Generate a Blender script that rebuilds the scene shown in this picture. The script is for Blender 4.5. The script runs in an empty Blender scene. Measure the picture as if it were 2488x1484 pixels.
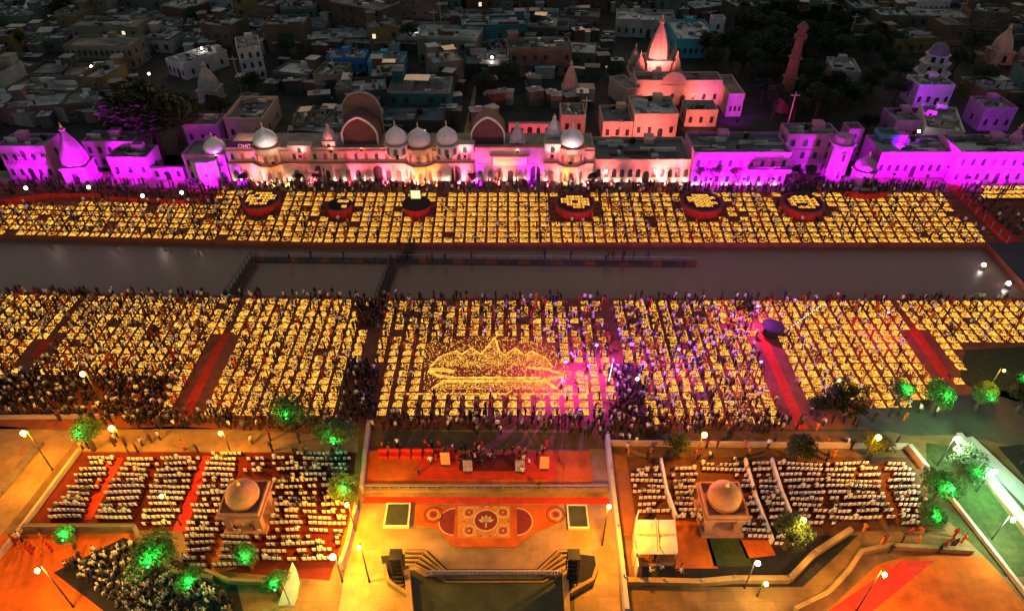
import bpy, bmesh, math, random
import numpy as np
from mathutils import Vector, Matrix
R = random.Random(7)
PI = math.pi
sc = bpy.context.scene

# ---------------------------------------------------------------- camera, sky, exposure
H = 60.0
PITCH = math.radians(38.5)
cam_d = bpy.data.cameras.new('camera'); cam = bpy.data.objects.new('camera', cam_d)
sc.collection.objects.link(cam); sc.camera = cam
cam.location = (0, 0, H); cam.rotation_euler = (PI/2 - PITCH, 0, 0)
cam_d.sensor_width = 36; cam_d.lens = 24.0; cam_d.clip_start = 1; cam_d.clip_end = 6000

w = bpy.data.worlds.new('World'); sc.world = w; w.use_nodes = True
nt = w.node_tree
sky = nt.nodes.new('ShaderNodeTexSky'); sky.sky_type = 'NISHITA'; sky.sun_disc = False
sky.sun_elevation = math.radians(3.0); sky.sun_rotation = math.radians(0)
sky.air_density = 1.0; sky.dust_density = 4.0; sky.ozone_density = .6
bg = nt.nodes['Background']; bg.inputs[1].default_value = 0.22
nt.links.new(sky.outputs[0], bg.inputs[0])
sun_d = bpy.data.lights.new('sun', 'SUN'); sun = bpy.data.objects.new('sun', sun_d)
sc.collection.objects.link(sun); sun_d.energy = 0.15; sun_d.angle = math.radians(25); sun_d.color = (1, .8, .7)
sun.rotation_euler = (math.radians(-80), 0, 0)
sc.view_settings.view_transform = 'Standard'; sc.view_settings.look = 'None'
sc.view_settings.exposure = 0.0; sc.view_settings.gamma = 1.0; sc.view_settings.use_curve_mapping = False
sc.cycles.use_denoising = True
sc.cycles.max_bounces = 4; sc.cycles.diffuse_bounces = 2; sc.cycles.glossy_bounces = 2
sc.cycles.transparent_max_bounces = 4
sc.cycles.sample_clamp_indirect = 4.0; sc.cycles.sample_clamp_direct = 0
sc.cycles.use_light_tree = True

# ---------------------------------------------------------------- helpers
SP, CP = math.sin(PITCH), math.cos(PITCH)
def G(px, py, z=0.0):
    """point of the real ground (at height z) seen at photograph position px,py (2488 wide)"""
    dx = (px - 1244)/1659.0; dy = -(py - 742)/1659.0
    d = Vector((dx, CP + SP*dy, -SP + CP*dy)); t = (z - H)/d.z
    return Vector((t*dx, t*d.y, z))
def proj(x, y, z=0.0):
    v = Vector((x, y, z - H)); zc = v.y*CP - v.z*SP; yc = v.y*SP + v.z*CP
    return 1244 + 1659*x/zc, 742 - 1659*yc/zc
def ppm(x, y, z=0.0):
    return 1659/(y*CP + (H - z)*SP)
def inpoly(x, y, P):
    c = False; n = len(P)
    for i in range(n):
        x1, y1 = P[i][0], P[i][1]; x2, y2 = P[i-1][0], P[i-1][1]
        if (y1 > y) != (y2 > y) and x < (x2-x1)*(y-y1)/(y2-y1)+x1: c = not c
    return c
col = sc.collection
def ob(name, data, parent=None, mat=None):
    o = bpy.data.objects.new(name, data); col.objects.link(o)
    if parent is not None: o.parent = parent
    if mat is not None and data is not None and len(data.materials) == 0: data.materials.append(mat)
    return o
def tag(o, label=None, cat=None, group=None, kind=None):
    if label: o['label'] = label
    if cat: o['category'] = cat
    if group: o['group'] = group
    if kind: o['kind'] = kind
    return o
def empty(name, loc, rz=0.0):
    o = ob(name, None); o.location = loc; o.rotation_euler = (0, 0, rz); o.empty_display_size = .3
    return o
def thing(name, loc, label, cat, group=None, rz=0.0):
    return tag(empty(name, loc, rz), label, cat, group)
def me(name, v, f, mats=(), mi=None, smooth=False):
    m = bpy.data.meshes.new(name); m.from_pydata([tuple(a) for a in v], [], f)
    for k in mats: m.materials.append(k)
    if mi is not None: m.polygons.foreach_set('material_index', mi)
    if smooth: m.polygons.foreach_set('use_smooth', [True]*len(m.polygons))
    m.update(); return m

def ordn(n): return f"{n}{'th' if 10 <= n % 100 <= 20 else {1:'st',2:'nd',3:'rd'}.get(n % 10,'th')}"
class MB:
    def __init__(s): s.v = []; s.f = []; s.m = []
    def add(s, v, f, k=0, M=None):
        n = len(s.v)
        s.v += [tuple(M @ Vector(a)) if M is not None else tuple(a) for a in v]
        s.f += [tuple(i+n for i in q) for q in f]; s.m += [k]*len(f); return s
    def box(s, x0, x1, y0, y1, z0, z1, k=0, M=None):
        v = [(x0,y0,z0),(x1,y0,z0),(x1,y1,z0),(x0,y1,z0),(x0,y0,z1),(x1,y0,z1),(x1,y1,z1),(x0,y1,z1)]
        return s.add(v, [(0,3,2,1),(4,5,6,7),(0,1,5,4),(1,2,6,5),(2,3,7,6),(3,0,4,7)], k, M)
    def loft(s, rings, n=8, k=0, M=None, cap=True, rot=0.0, sq=0.0):
        v = []
        for (cx, cy, cz, rx, ry) in rings:
            for i in range(n):
                a = 2*PI*i/n + rot
                v.append((cx+rx*math.cos(a), cy+ry*math.sin(a), cz))
        f = []
        for r in range(len(rings)-1):
            for i in range(n):
                j = (i+1) % n; f.append((r*n+i, r*n+j, (r+1)*n+j, (r+1)*n+i))
        if cap: f.append(tuple(range(n))[::-1]); f.append(tuple(range((len(rings)-1)*n, len(rings)*n)))
        return s.add(v, f, k, M)
    def lathe(s, prof, n=12, k=0, cx=0, cy=0, M=None, rot=0.0):
        return s.loft([(cx, cy, z, r, r) for r, z in prof], n, k, M, True, rot)
    def prism(s, poly, z0, z1, k=0, M=None):
        n = len(poly); a = sum(poly[i-1][0]*poly[i][1]-poly[i][0]*poly[i-1][1] for i in range(n))
        if a < 0: poly = poly[::-1]
        v = [(p[0], p[1], z0) for p in poly] + [(p[0], p[1], z1) for p in poly]
        f = [tuple(range(n))[::-1], tuple(range(n, 2*n))] + [(i, (i+1) % n, n+(i+1) % n, n+i) for i in range(n)]
        return s.add(v, f, k, M)
    def bar(s, a, b, r, n=5, k=0, r2=None):
        a = Vector(a); b = Vector(b); d = b-a; q = d.to_track_quat('Z', 'Y').to_matrix().to_4x4()
        M = Matrix.Translation(a) @ q
        return s.loft([(0,0,0,r,r), (0,0,d.length, r if r2 is None else r2, r if r2 is None else r2)], n, k, M)
    def build(s, name, mats, parent=None, smooth=False):
        if not isinstance(mats, (list, tuple)): mats = [mats]
        return ob(name, me(name, s.v, s.f, mats, s.m, smooth), parent)

def mat(name, c, rough=.8, var=.3, scale=.8, bump=0.0, metal=0.0, c2=None, fine=6.0, spec=.3):
    m = bpy.data.materials.new(name); m.use_nodes = True; t = m.node_tree; b = t.nodes['Principled BSDF']
    b.inputs['Roughness'].default_value = rough; b.inputs['Metallic'].default_value = metal
    b.inputs['Specular IOR Level'].default_value = spec
    g = t.nodes.new('ShaderNodeNewGeometry')
    n = t.nodes.new('ShaderNodeTexNoise'); n.inputs['Scale'].default_value = scale; n.inputs['Detail'].default_value = fine
    n.inputs['Roughness'].default_value = .65
    t.links.new(g.outputs['Position'], n.inputs['Vector'])
    r = t.nodes.new('ShaderNodeValToRGB'); r.color_ramp.elements[0].position = .3; r.color_ramp.elements[1].position = .7
    a = c2 if c2 else tuple(x*(1-var) for x in c); bb = tuple(min(1, x*(1+var*.6)) for x in c)
    r.color_ramp.elements[0].color = (*a, 1); r.color_ramp.elements[1].color = (*bb, 1)
    t.links.new(n.outputs[0], r.inputs[0]); t.links.new(r.outputs[0], b.inputs['Base Color'])
    if bump:
        u = t.nodes.new('ShaderNodeBump'); u.inputs['Strength'].default_value = bump; u.inputs['Distance'].default_value = .1
        t.links.new(n.outputs[0], u.inputs['Height']); t.links.new(u.outputs[0], b.inputs['Normal'])
    return m
def joints(m, w_, h_, c=.55, mortar=.03):
    t = m.node_tree; b = t.nodes['Principled BSDF']; l = b.inputs['Base Color'].links[0]; src = l.from_socket
    g = t.nodes.new('ShaderNodeNewGeometry'); k = t.nodes.new('ShaderNodeTexBrick'); k.inputs['Scale'].default_value = 1
    k.inputs['Brick Width'].default_value = w_; k.inputs['Row Height'].default_value = h_; k.inputs['Mortar Size'].default_value = mortar
    k.inputs['Color1'].default_value = (1,1,1,1); k.inputs['Color2'].default_value = (.78,.80,.82,1); k.inputs['Mortar'].default_value = (c,c,c,1)
    x = t.nodes.new('ShaderNodeMix'); x.data_type = 'RGBA'; x.blend_type = 'MULTIPLY'; x.inputs[0].default_value = 1
    t.links.new(g.outputs['Position'], k.inputs['Vector']); t.links.new(src, x.inputs[6]); t.links.new(k.outputs[0], x.inputs[7]); t.links.new(x.outputs[2], b.inputs['Base Color'])
def emit(name, c, s, var=None, sample='AUTO'):
    m = bpy.data.materials.new(name); m.use_nodes = True; t = m.node_tree
    t.nodes.remove(t.nodes['Principled BSDF'])
    e = t.nodes.new('ShaderNodeEmission'); e.inputs[0].default_value = (*c, 1); e.inputs[1].default_value = s
    t.links.new(e.outputs[0], t.nodes['Material Output'].inputs[0])
    if var:
        g = t.nodes.new('ShaderNodeNewGeometry'); n = t.nodes.new('ShaderNodeTexNoise')
        n.inputs['Scale'].default_value = var[0]; n.inputs['Detail'].default_value = 3
        t.links.new(g.outputs['Position'], n.inputs['Vector'])
        r = t.nodes.new('ShaderNodeValToRGB'); r.color_ramp.elements[0].position = .35; r.color_ramp.elements[1].position = .62
        r.color_ramp.elements[0].color = (*var[1], 1); r.color_ramp.elements[1].color = (*c, 1)
        t.links.new(n.outputs[0], r.inputs[0]); t.links.new(r.outputs[0], e.inputs[0])
    m.cycles.emission_sampling = sample
    return m

M = {}
M['paving'] = mat('paving', (.20,.155,.12), .85, .35, .35, .15)
M['dirt'] = mat('dirt', (.09,.07,.055), .95, .45, .3, .2)
M['road'] = mat('road', (.22,.12,.05), .85, .5, .3, .1)
M['asphalt'] = mat('asphalt', (.065,.06,.062), .8, .3, .5, .1)
M['ghat'] = mat('ghat_stone', (.26,.075,.035), .85, .35, .8, .1)
M['stone'] = mat('tan_stone', (.34,.21,.09), .75, .45, .4, .1)
M['court'] = mat('court_stone', (.40,.25,.11), .6, .45, .3, .05)
M['red'] = mat('red_carpet', (.62,.045,.015), .95, .25, 1.2)
M['redcloth'] = mat('red_cloth', (.66,.03,.02), .9, .35, 2.0)
M['orange'] = mat('orange_carpet', (.60,.12,.012), .95, .5, .35)
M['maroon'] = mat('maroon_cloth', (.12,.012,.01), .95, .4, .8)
M['brownmat'] = mat('brown_matting', (.30,.11,.04), .95, .3, .5)
M['lawn'] = mat('lawn', (.045,.06,.018), 1, .4, 1.5, .3)
M['board'] = mat('lamp_board', (.38,.11,.02), .9, .5, 4)
M['clay'] = mat('fired_clay', (.34,.12,.05), .9, .3, 6)
M['white'] = mat('white_cloth', (.70,.64,.68), .9, .15, 3)
M['canvas'] = mat('cream_canvas', (.72,.68,.58), .85, .15, .8)
M['cream'] = mat('cream_limewash', (.46,.34,.30), .85, .22, .6, .1)
M['whitewash'] = mat('whitewash', (.46,.41,.43), .85, .25, .5, .1)
M['pinkwash'] = mat('pink_limewash', (.48,.31,.27), .85, .2, .5, .1)
M['lilac'] = mat('magenta_flood_tint', (.44,.15,.42), .85, .25, .5, .1)  # lilac put into the wall colour to stand in for the magenta floodlight
M['dome'] = mat('dome_plaster', (.72,.71,.70), .6, .22, .9, .1)
M['brick'] = mat('brick_plaster', (.40,.19,.13), .85, .3, 1.2, .2)
M['sandstone'] = mat('grey_shikhara_stone', (.40,.34,.32), .9, .3, 1.2, .3)
M['dark'] = mat('dark_opening', (.02,.016,.018), .6, .3, 1)
M['glass'] = mat('window_glass', (.03,.035,.04), .2, .2, 1, spec=.6)
M['maroonwall'] = mat('maroon_panel', (.20,.075,.075), .8, .25, .7, .1)
M['browngable'] = mat('brown_gable', (.17,.11,.09), .9, .25, .6, .1)
M['metal'] = mat('galvanised_metal', (.35,.34,.33), .5, .2, 2, metal=.5)
M['darkmetal'] = mat('dark_metal', (.04,.04,.045), .5, .3, 2)
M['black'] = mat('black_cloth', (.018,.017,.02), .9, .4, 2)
M['tank'] = mat('black_tank', (.012,.012,.013), .5, .2, 2)
M['trunk'] = mat('bark', (.07,.05,.035), .95, .3, 5, .3)
M['leaf'] = mat('leaf', (.055,.11,.03), .8, .5, 1.2)
M['leafdark'] = mat('dark_leaf', (.028,.045,.02), .85, .5, 1.0)
M['teal'] = mat('teal_wall', (.07,.24,.27), .85, .25, .6)
M['blue'] = mat('blue_wall', (.05,.17,.42), .85, .25, .6)
M['cyan'] = mat('cyan_wall', (.05,.33,.46), .85, .25, .6)
M['signcream'] = mat('sign_board', (.70,.72,.42), .7, .1, 2)
M['signink'] = mat('sign_yellow', (.75,.60,.16), .7, .1, 2)
M['ink'] = mat('dark_lettering', (.10,.012,.05), .8, .1, 2)
joints(M['court'], 1.2, 1.2, .78, .02); joints(M['road'], 2.4, 1.6, .75, .03); joints(M['paving'], 1.5, .9)
M['pool'] = mat('pool_floor', (.05,.06,.03), .4, .4, .5)
WALLS = [('grey', (.15,.145,.14)), ('brown', (.13,.095,.075)), ('beige', (.26,.22,.18)), ('whitewashed', (.40,.38,.37)),
         ('dusty pink', (.24,.14,.13)), ('dark grey', (.075,.075,.08)), ('brick', (.16,.075,.055)), ('pale green', (.14,.19,.155)),
         ('ochre', (.24,.16,.07)), ('teal', (.05,.17,.20))]
ROOFS = [(.34,.32,.31), (.24,.21,.19), (.52,.49,.47), (.14,.14,.145), (.26,.20,.17), (.42,.41,.42)]
MW = [mat('house_wall_'+n.replace(' ', '_'), tuple(q*.72 for q in c), .9, .4, .35, .2) for n, c in WALLS]
MR = [mat('weathered_roof', c, .95, .5, .3, .2, fine=8) for c in ROOFS]
M['tin'] = mat('tin_sheet', (.30,.30,.32), .5, .4, 1.0, metal=.3)
M['bluetarp'] = mat('blue_tarpaulin', (.05,.14,.24), .7, .3, 1.0)
M['flame'] = emit('oil_flame', (1, .58, .08), 1.85, var=(1.7, (.62, .20, .02)))
M['bulb_warm'] = emit('bulb_warm', (1, .60, .10), 22)
M['bulb_white'] = emit('bulb_white', (1, .95, .85), 30)
M['beam_glow'] = emit('beam_glow', (.85, .9, 1), 4)
M['bulb_green'] = emit('bulb_green', (.04, 1, .20), 3.5)
M['bulb_purple'] = emit('bulb_purple', (.7, .15, 1), 20)
M['uplight'] = emit('uplight_lens', (1, .72, .55), 75)
M['uplight_mag'] = emit('uplight_magenta_lens', (1, .5, 1), 90)
M['screen'] = emit('lit_screen', (.9, .9, .45), 1.1)
M['window_lit'] = emit('lit_window', (1, .8, .5), 1.2)

# water
m = bpy.data.materials.new('canal_water'); m.use_nodes = True; t = m.node_tree; b = t.nodes['Principled BSDF']
b.inputs['Base Color'].default_value = (.22, .11, .075, 1); b.inputs['Roughness'].default_value = .30
b.inputs['Specular IOR Level'].default_value = .5
g_ = t.nodes.new('ShaderNodeNewGeometry'); n_ = t.nodes.new('ShaderNodeTexNoise'); n_.inputs['Scale'].default_value = 1.3; n_.inputs['Detail'].default_value = 4
u_ = t.nodes.new('ShaderNodeBump'); u_.inputs['Strength'].default_value = .12; u_.inputs['Distance'].default_value = .05
t.links.new(g_.outputs['Position'], n_.inputs['Vector']); t.links.new(n_.outputs[0], u_.inputs['Height']); t.links.new(u_.outputs[0], b.inputs['Normal'])
M['water'] = m

def sheet(name, P, z, m, kind='structure', parent=None, world=False, zs=None):
    """flat sheet over a ground polygon, P in photograph positions unless world"""
    pts = [Vector((p[0], p[1], z)) if world else G(p[0], p[1], z) for p in P]
    a = sum(pts[i-1].x*pts[i].y - pts[i].x*pts[i-1].y for i in range(len(pts)))
    if a < 0: pts = pts[::-1]
    o = ob(name, me(name, pts, [tuple(range(len(pts)))], [m]), parent)
    if kind: o['kind'] = kind
    return o
def spot(parent, loc, target, c, power, ang=90, blend=.6, rad=.3, typ='SPOT'):
    d = bpy.data.lights.new('light', typ); d.color = c; d.energy = power
    d.shadow_soft_size = rad
    if typ == 'SPOT': d.spot_size = math.radians(ang); d.spot_blend = blend
    o = ob('light', d, parent)
    base = parent.matrix_basis if parent is not None else Matrix()
    L = Vector(loc); o.location = base.inverted() @ L
    if target is not None:
        q = (Vector(target)-L).to_track_quat('-Z', 'Y'); o.rotation_euler = (base.to_3x3().inverted() @ q.to_matrix()).to_euler()
    return o

# ---------------------------------------------------------------- ground
def off_far(x): return max(0, (-30 - x))*.045
def off_near(x): return max(0, (-15 - x))*.027
YN, YF = 77.1, 91.5
TOPZ = 2.0; NST = 10; SD = 1.28; SH = TOPZ/NST
YT = YF + NST*SD                      # top of the ghat
XR0 = G(2400, 592, 0).x; XR1 = G(2488, 690, 0).x
xs = [-600, -250, -120, -60, -30, -15, XR1, 600]
ne = [(x, YN + off_near(x)) for x in xs]
sheet('ground', [(600, -300), (-600, -300)] + ne, 0, M['dirt'], world=True)
sheet('canal_water', [(-600, 70), (120, 70), (120, 125), (-600, 125)], -.9, M['water'], world=True)
sheet('canal_bank', [(XR0, YF-.003), (XR1, YN+.003), (600, YN+.003), (600, YF-.003)], 0, M['asphalt'], world=True)
b = MB()
for i in range(len(ne)-2):
    (x0, y0), (x1, y1) = ne[i], ne[i+1]
    b.add([(x0,y0,-3),(x1,y1,-3),(x1,y1,.0),(x0,y0,.0)], [(0,3,2,1)])
b.add([(XR1,YN,-3),(XR0,YF,-3),(XR0,YF,0),(XR1,YN,0)], [(0,3,2,1)])
o = b.build('quay', M['ghat']); o['kind'] = 'structure'
# stepped far bank
fx = [-600, -250, -120, -60, -30, 600]
b = MB()
for i in range(len(fx)-1):
    x0, x1 = fx[i], fx[i+1]; a0, a1 = off_far(x0), off_far(x1)
    b.add([(x0,YF+a0,-3),(x1,YF+a1,-3),(x1,YF+a1,0),(x0,YF+a0,0)], [(0,1,2,3)])
    for s in range(NST):
        ya, yb, z = YF+s*SD, YF+(s+1)*SD, s*SH
        b.add([(x0,ya+a0,z),(x1,ya+a1,z),(x1,yb+a1,z),(x0,yb+a0,z)], [(0,1,2,3)])
        b.add([(x0,yb+a0,z),(x1,yb+a1,z),(x1,yb+a1,z+SH),(x0,yb+a0,z+SH)], [(0,1,2,3)])
o = b.build('ghat_steps', M['ghat']); o['kind'] = 'structure'
sheet('terrace', [(x, YT+off_far(x)) for x in fx] + [(600, 118), (-600, 118)], TOPZ, M['paving'], world=True)
sheet('town_ground', [(-3000, 118), (3000, 118), (3000, 4000), (-3000, 4000)], TOPZ, mat('town_dirt', (.045,.04,.035), .95, .5, .3, .2), world=True)
def zg(x, y):
    if y < YF + off_far(x): return 0.0
    return min(TOPZ, SH*int((y - YF - off_far(x))/SD))

L1, L2, L3, L4 = .004, .008, .012, .016
sheet('plaza', [(-100,1484),(-100,1010),(420,1012),(860,1038),(1600,1045),(2330,1050),(2700,1120),(2700,1484)], L1, M['road'])
sheet('lamp_field_ground', [(-500,YN-.01+12.6),(-15,YN-.01),(XR1,YN-.01),(90,52.6),(-90,52.6)] if False else [(-70, 52.6), (62, 52.6), (90, YN-.02), (-15, YN-.02), (-90, YN+1.9)], L2, M['ghat'], world=True)
sheet('dark_road', [(2090,990),(2600,930),(2700,1130),(2330,1056),(2215,1058),(2080,1035)], L3, M['asphalt'])
sheet('lawn', [(2345,850),(2600,835),(2600,965),(2470,975),(2330,930)], L3, M['lawn'])
sheet('left_road', [(-60,1030),(200,1050),(55,1235),(-120,1450),(-250,1400)], L2, M['stone'])
sheet('crossing_road', [(200,1045),(420,1035),(870,1060),(870,1098),(190,1095)], L2, M['stone'])
sheet('right_path', [(2335,1062),(2420,1075),(2600,1290),(2600,1400),(2500,1395),(2215,1085)], L3, M['road'])
sheet('green_strip', [(2250,1075),(2330,1085),(2560,1400),(2440,1400),(2255,1215)], L4, M['lawn'])
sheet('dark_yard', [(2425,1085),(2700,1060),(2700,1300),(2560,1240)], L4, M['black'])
sheet('left_seating_floor', [(185,1098),(865,1100),(850,1245),(800,1410),(520,1385),(480,1370),(440,1290),(70,1280)], L3, M['maroon'])
sheet('right_seating_floor', [(1520,1110),(2205,1110),(2300,1290),(2080,1290),(1960,1340),(1800,1365),(1560,1365)], L3, mat('dark_matting', (.13,.05,.025), .95, .4, .5))
sheet('left_corner_floor', [(-100,1300),(330,1295),(470,1400),(600,1500),(-100,1500)], L3, M['orange'])
sheet('right_corner_floor', [(2010,1484),(2130,1372),(2200,1350),(2390,1350),(2520,1500),(2000,1500)], L3, M['orange'])
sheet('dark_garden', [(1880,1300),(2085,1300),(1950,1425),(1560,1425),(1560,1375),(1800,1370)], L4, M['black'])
sheet('carpet_stripe', [(2010,1484),(2190,1362),(2270,1362),(2120,1484)], L4, M['redcloth'])
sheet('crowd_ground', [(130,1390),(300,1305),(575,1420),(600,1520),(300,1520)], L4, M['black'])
sheet('green_mat', [(1710,1285),(1790,1285),(1830,1375),(1735,1375)], .02, M['lawn'])
sheet('rust_floor', [(1640,1262),(1712,1270),(1745,1380),(1640,1380)], .02, M['orange'])
sheet('rust_floor', [(1795,1312),(1868,1312),(1885,1348),(1815,1356)], .02, M['orange'])
sheet('town_lane', [(1125,330),(1140,330),(1160,210),(1152,210)], TOPZ+.02, M['stone'])

# ---------------------------------------------------------------- people, chairs, lamp blocks: prototypes
HP = ['person_dark_blue','person_black','person_white','person_maroon','person_saffron','person_grey','person_red']
CL = [('dark blue', (.02,.03,.07)), ('black', (.014,.013,.015)), ('white', (.70,.67,.64)), ('maroon', (.13,.02,.02)),
      ('saffron', (.55,.16,.02)), ('grey', (.16,.15,.15)), ('red', (.40,.03,.03))]
MC = [mat('cloth_'+n.replace(' ', '_'), c, .9, .2, 5) for n, c in CL]
M['skin'] = mat('skin', (.25,.13,.08), .6, .1, 8); M['hair'] = mat('hair', (.012,.01,.009), .6, .2, 8)
M['trouser'] = mat('trousers', (.03,.028,.035), .9, .3, 5)

def tri(vs, fs, ms):
    F = []; K = []
    for f, k in zip(fs, ms):
        for i in range(1, len(f)-1): F.append((f[0], f[i], f[i+1])); K.append(k)
    return np.array(vs, dtype=np.float32), np.array(F, dtype=np.int32), np.array(K, dtype=np.int32)
def lowperson(bend=0.0, sit=False):
    b = MB(); n = 6
    if sit:
        b.loft([(0,-.12,0,.26,.30),(0,-.08,.22,.25,.26),(0,.02,.30,.17,.15)], n, 1)
        rings = [(0,.02,.28,.17,.14),(0,0,.58,.20,.12),(0,-.01,.72,.09,.08)]
        hz = .84; hy = -.02
    else:
        b.loft([(0,0,0,.12,.12),(0,0,.45,.14,.11),(0,0,.86,.18,.13)], n, 1)
        rings = [(0,0,.86,.17,.12),(0,-.1*bend,1.15,.17,.12),(0,-.32*bend,1.40-.18*bend,.22,.12),(0,-.4*bend,1.48-.25*bend,.07,.07)]
        hz = 1.60-.32*bend; hy = -.50*bend
    b.loft(rings, n, 0)
    zt = rings[-2][2]; ya = rings[-2][1]
    for sx in (-1, 1):
        b.bar((.21*sx, ya, zt-.02), (.27*sx, ya-.12-.25*bend, zt-.52), .055, 3, 0, .035)
    b.loft([(0,hy,hz-.11,.05,.05),(0,hy,hz-.03,.095,.10),(0,hy,hz+.05,.10,.11)], n, 2, cap=False)
    b.loft([(0,hy,hz+.05,.10,.11),(0,hy,hz+.12,.05,.06)], n, 3)
    return tri(b.v, b.f, b.m)
LP = [lowperson(0), lowperson(.3), lowperson(1.0), lowperson(0, True)]

def bake(name, protos, places, mats, remap=None):
    """one mesh out of many placed copies; places: (proto index, x, y, z, rz, scale, extra)"""
    V = []; F = []; K = []; n = 0
    for (p, x, y, z, rz, s, ex) in places:
        v, f, k = protos[p]; c, sn = math.cos(rz)*s, math.sin(rz)*s
        w_ = np.empty_like(v); w_[:, 0] = v[:, 0]*c - v[:, 1]*sn + x; w_[:, 1] = v[:, 0]*sn + v[:, 1]*c + y; w_[:, 2] = v[:, 2]*s + z
        V.append(w_); F.append(f + n); K.append(remap(k, ex) if remap else k); n += len(v)
    V = np.concatenate(V); F = np.concatenate(F).astype(np.int32); K = np.concatenate(K).astype(np.int32)
    m_ = bpy.data.meshes.new(name); m_.vertices.add(len(V)); m_.vertices.foreach_set('co', V.ravel())
    m_.loops.add(F.size); m_.loops.foreach_set('vertex_index', F.ravel())
    m_.polygons.add(len(F)); m_.polygons.foreach_set('loop_start', np.arange(0, F.size, 3, dtype=np.int32))
    try: m_.polygons.foreach_set('loop_total', np.full(len(F), 3, dtype=np.int32))
    except Exception: pass
    for q in mats: m_.materials.append(q)
    m_.polygons.foreach_set('material_index', K); m_.update(calc_edges=True); m_.validate()
    return m_

# detailed people: skinned skeleton, one continuous body
def person_mesh(pose, ci):
    J = {'pel': (0,0,.93), 'spine': (0,0,1.12), 'chest': (0,-.01,1.32), 'neck': (0,-.01,1.47), 'head': (0,-.03,1.60), 'crown': (0,-.02,1.70),
         'hl': (.09,0,.88), 'kl': (.10,-.02,.49), 'al': (.10,.02,.08), 'tl': (.11,-.13,.04),
         'hr': (-.09,0,.88), 'kr': (-.10,-.02,.49), 'ar': (-.10,.02,.08), 'tr': (-.11,-.13,.04),
         'sl': (.19,0,1.40), 'el': (.25,.02,1.13), 'wl': (.25,-.10,.90), 'fl': (.25,-.13,.80),
         'sr': (-.19,0,1.40), 'er': (-.25,.02,1.13), 'wr': (-.25,-.10,.90), 'fr': (-.25,-.13,.80)}
    if pose == 'walk':
        J.update(kl=(.10,-.20,.50), al=(.10,-.26,.09), tl=(.10,-.40,.05), kr=(-.10,.10,.48), ar=(-.10,.36,.16), tr=(-.10,.28,.04),
                 el=(.25,.14,1.16), wl=(.24,.10,.93), fl=(.24,.08,.84), er=(-.25,-.08,1.15), wr=(-.23,-.24,.98), fr=(-.22,-.30,.92))
    if pose == 'reach':
        J.update(el=(.24,-.18,1.22), wl=(.16,-.40,1.28), fl=(.14,-.49,1.30), er=(-.24,-.18,1.22), wr=(-.14,-.38,1.30), fr=(-.12,-.47,1.33))
    if pose == 'bend':
        J.update(spine=(0,-.14,1.06), chest=(0,-.34,1.12), neck=(0,-.46,1.16), head=(0,-.58,1.17), crown=(0,-.66,1.19),
                 sl=(.19,-.38,1.12), sr=(-.19,-.38,1.12), el=(.22,-.44,.85), er=(-.22,-.44,.85), wl=(.16,-.52,.60), wr=(-.16,-.52,.60),
                 fl=(.15,-.55,.50), fr=(-.15,-.55,.50), kl=(.11,-.10,.50), kr=(-.11,-.10,.50))
    if pose == 'sit':
        for k in J: J[k] = (J[k][0], J[k][1], J[k][2]-.80)
        J.update(hl=(.10,-.02,.10), hr=(-.10,-.02,.10), kl=(.34,-.28,.13), kr=(-.34,-.28,.13), al=(.02,-.34,.07), ar=(-.02,-.40,.07),
                 tl=(-.10,-.36,.05), tr=(.10,-.42,.05), wl=(.22,-.22,.20), wr=(-.22,-.22,.20), fl=(.20,-.30,.17), fr=(-.20,-.30,.17))
    rad = {'pel':.145,'spine':.13,'chest':.15,'neck':.06,'head':.10,'crown':.085,'hl':.10,'kl':.065,'al':.045,'tl':.04,
           'sl':.075,'el':.045,'wl':.032,'fl':.035}
    for a_ in ('h','k','a','t','s','e','w','f'): rad[a_+'r'] = rad[a_+'l']
    keys = list(J); E = [('pel','spine'),('spine','chest'),('chest','neck'),('neck','head'),('head','crown')]
    for s in 'lr': E += [('pel','h'+s),('h'+s,'k'+s),('k'+s,'a'+s),('a'+s,'t'+s),('chest','s'+s),('s'+s,'e'+s),('e'+s,'w'+s),('w'+s,'f'+s)]
    mm = bpy.data.meshes.new('sk'); mm.from_pydata([J[k] for k in keys], [(keys.index(a), keys.index(b)) for a, b in E], [])
    oo = bpy.data.objects.new('sk', mm); col.objects.link(oo)
    sk = oo.modifiers.new('s', 'SKIN'); sk.use_smooth_shade = True
    for i, k in enumerate(keys):
        sv = mm.skin_vertices[0].data[i]; sv.radius = (rad[k], rad[k]*(.75 if k in ('pel','spine','chest') else 1)); sv.use_root = (i == 0)
    ss = oo.modifiers.new('u', 'SUBSURF'); ss.levels = 1; ss.render_levels = 1
    dg = bpy.context.evaluated_depsgraph_get(); ev = oo.evaluated_get(dg)
    out = bpy.data.meshes.new_from_object(ev); out.name = 'person'
    bpy.data.objects.remove(oo); bpy.data.meshes.remove(mm)
    out.materials.clear()
    for q in (MC[ci], M['trouser'] if ci not in (4, 6) else MC[ci], M['skin'], M['hair']): out.materials.append(q)
    hd = Vector(J['head']); pv = Vector(J['pel']); ch = Vector(J['neck'])
    for p in out.polygons:
        c = p.center; k = 0
        dh = (c - hd).length
        near = min(keys, key=lambda q: (Vector(J[q])-c).length - rad[q])
        if near in ('head', 'crown'): k = 3 if (c.z > hd.z+.03 or c.y > hd.y+.04) else 2
        elif near in ('neck', 'fl', 'fr', 'wl', 'wr', 'tl', 'tr'): k = 2
        elif near in ('hl', 'hr', 'kl', 'kr', 'al', 'ar'): k = 1
        p.material_index = k
    return out

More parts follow.
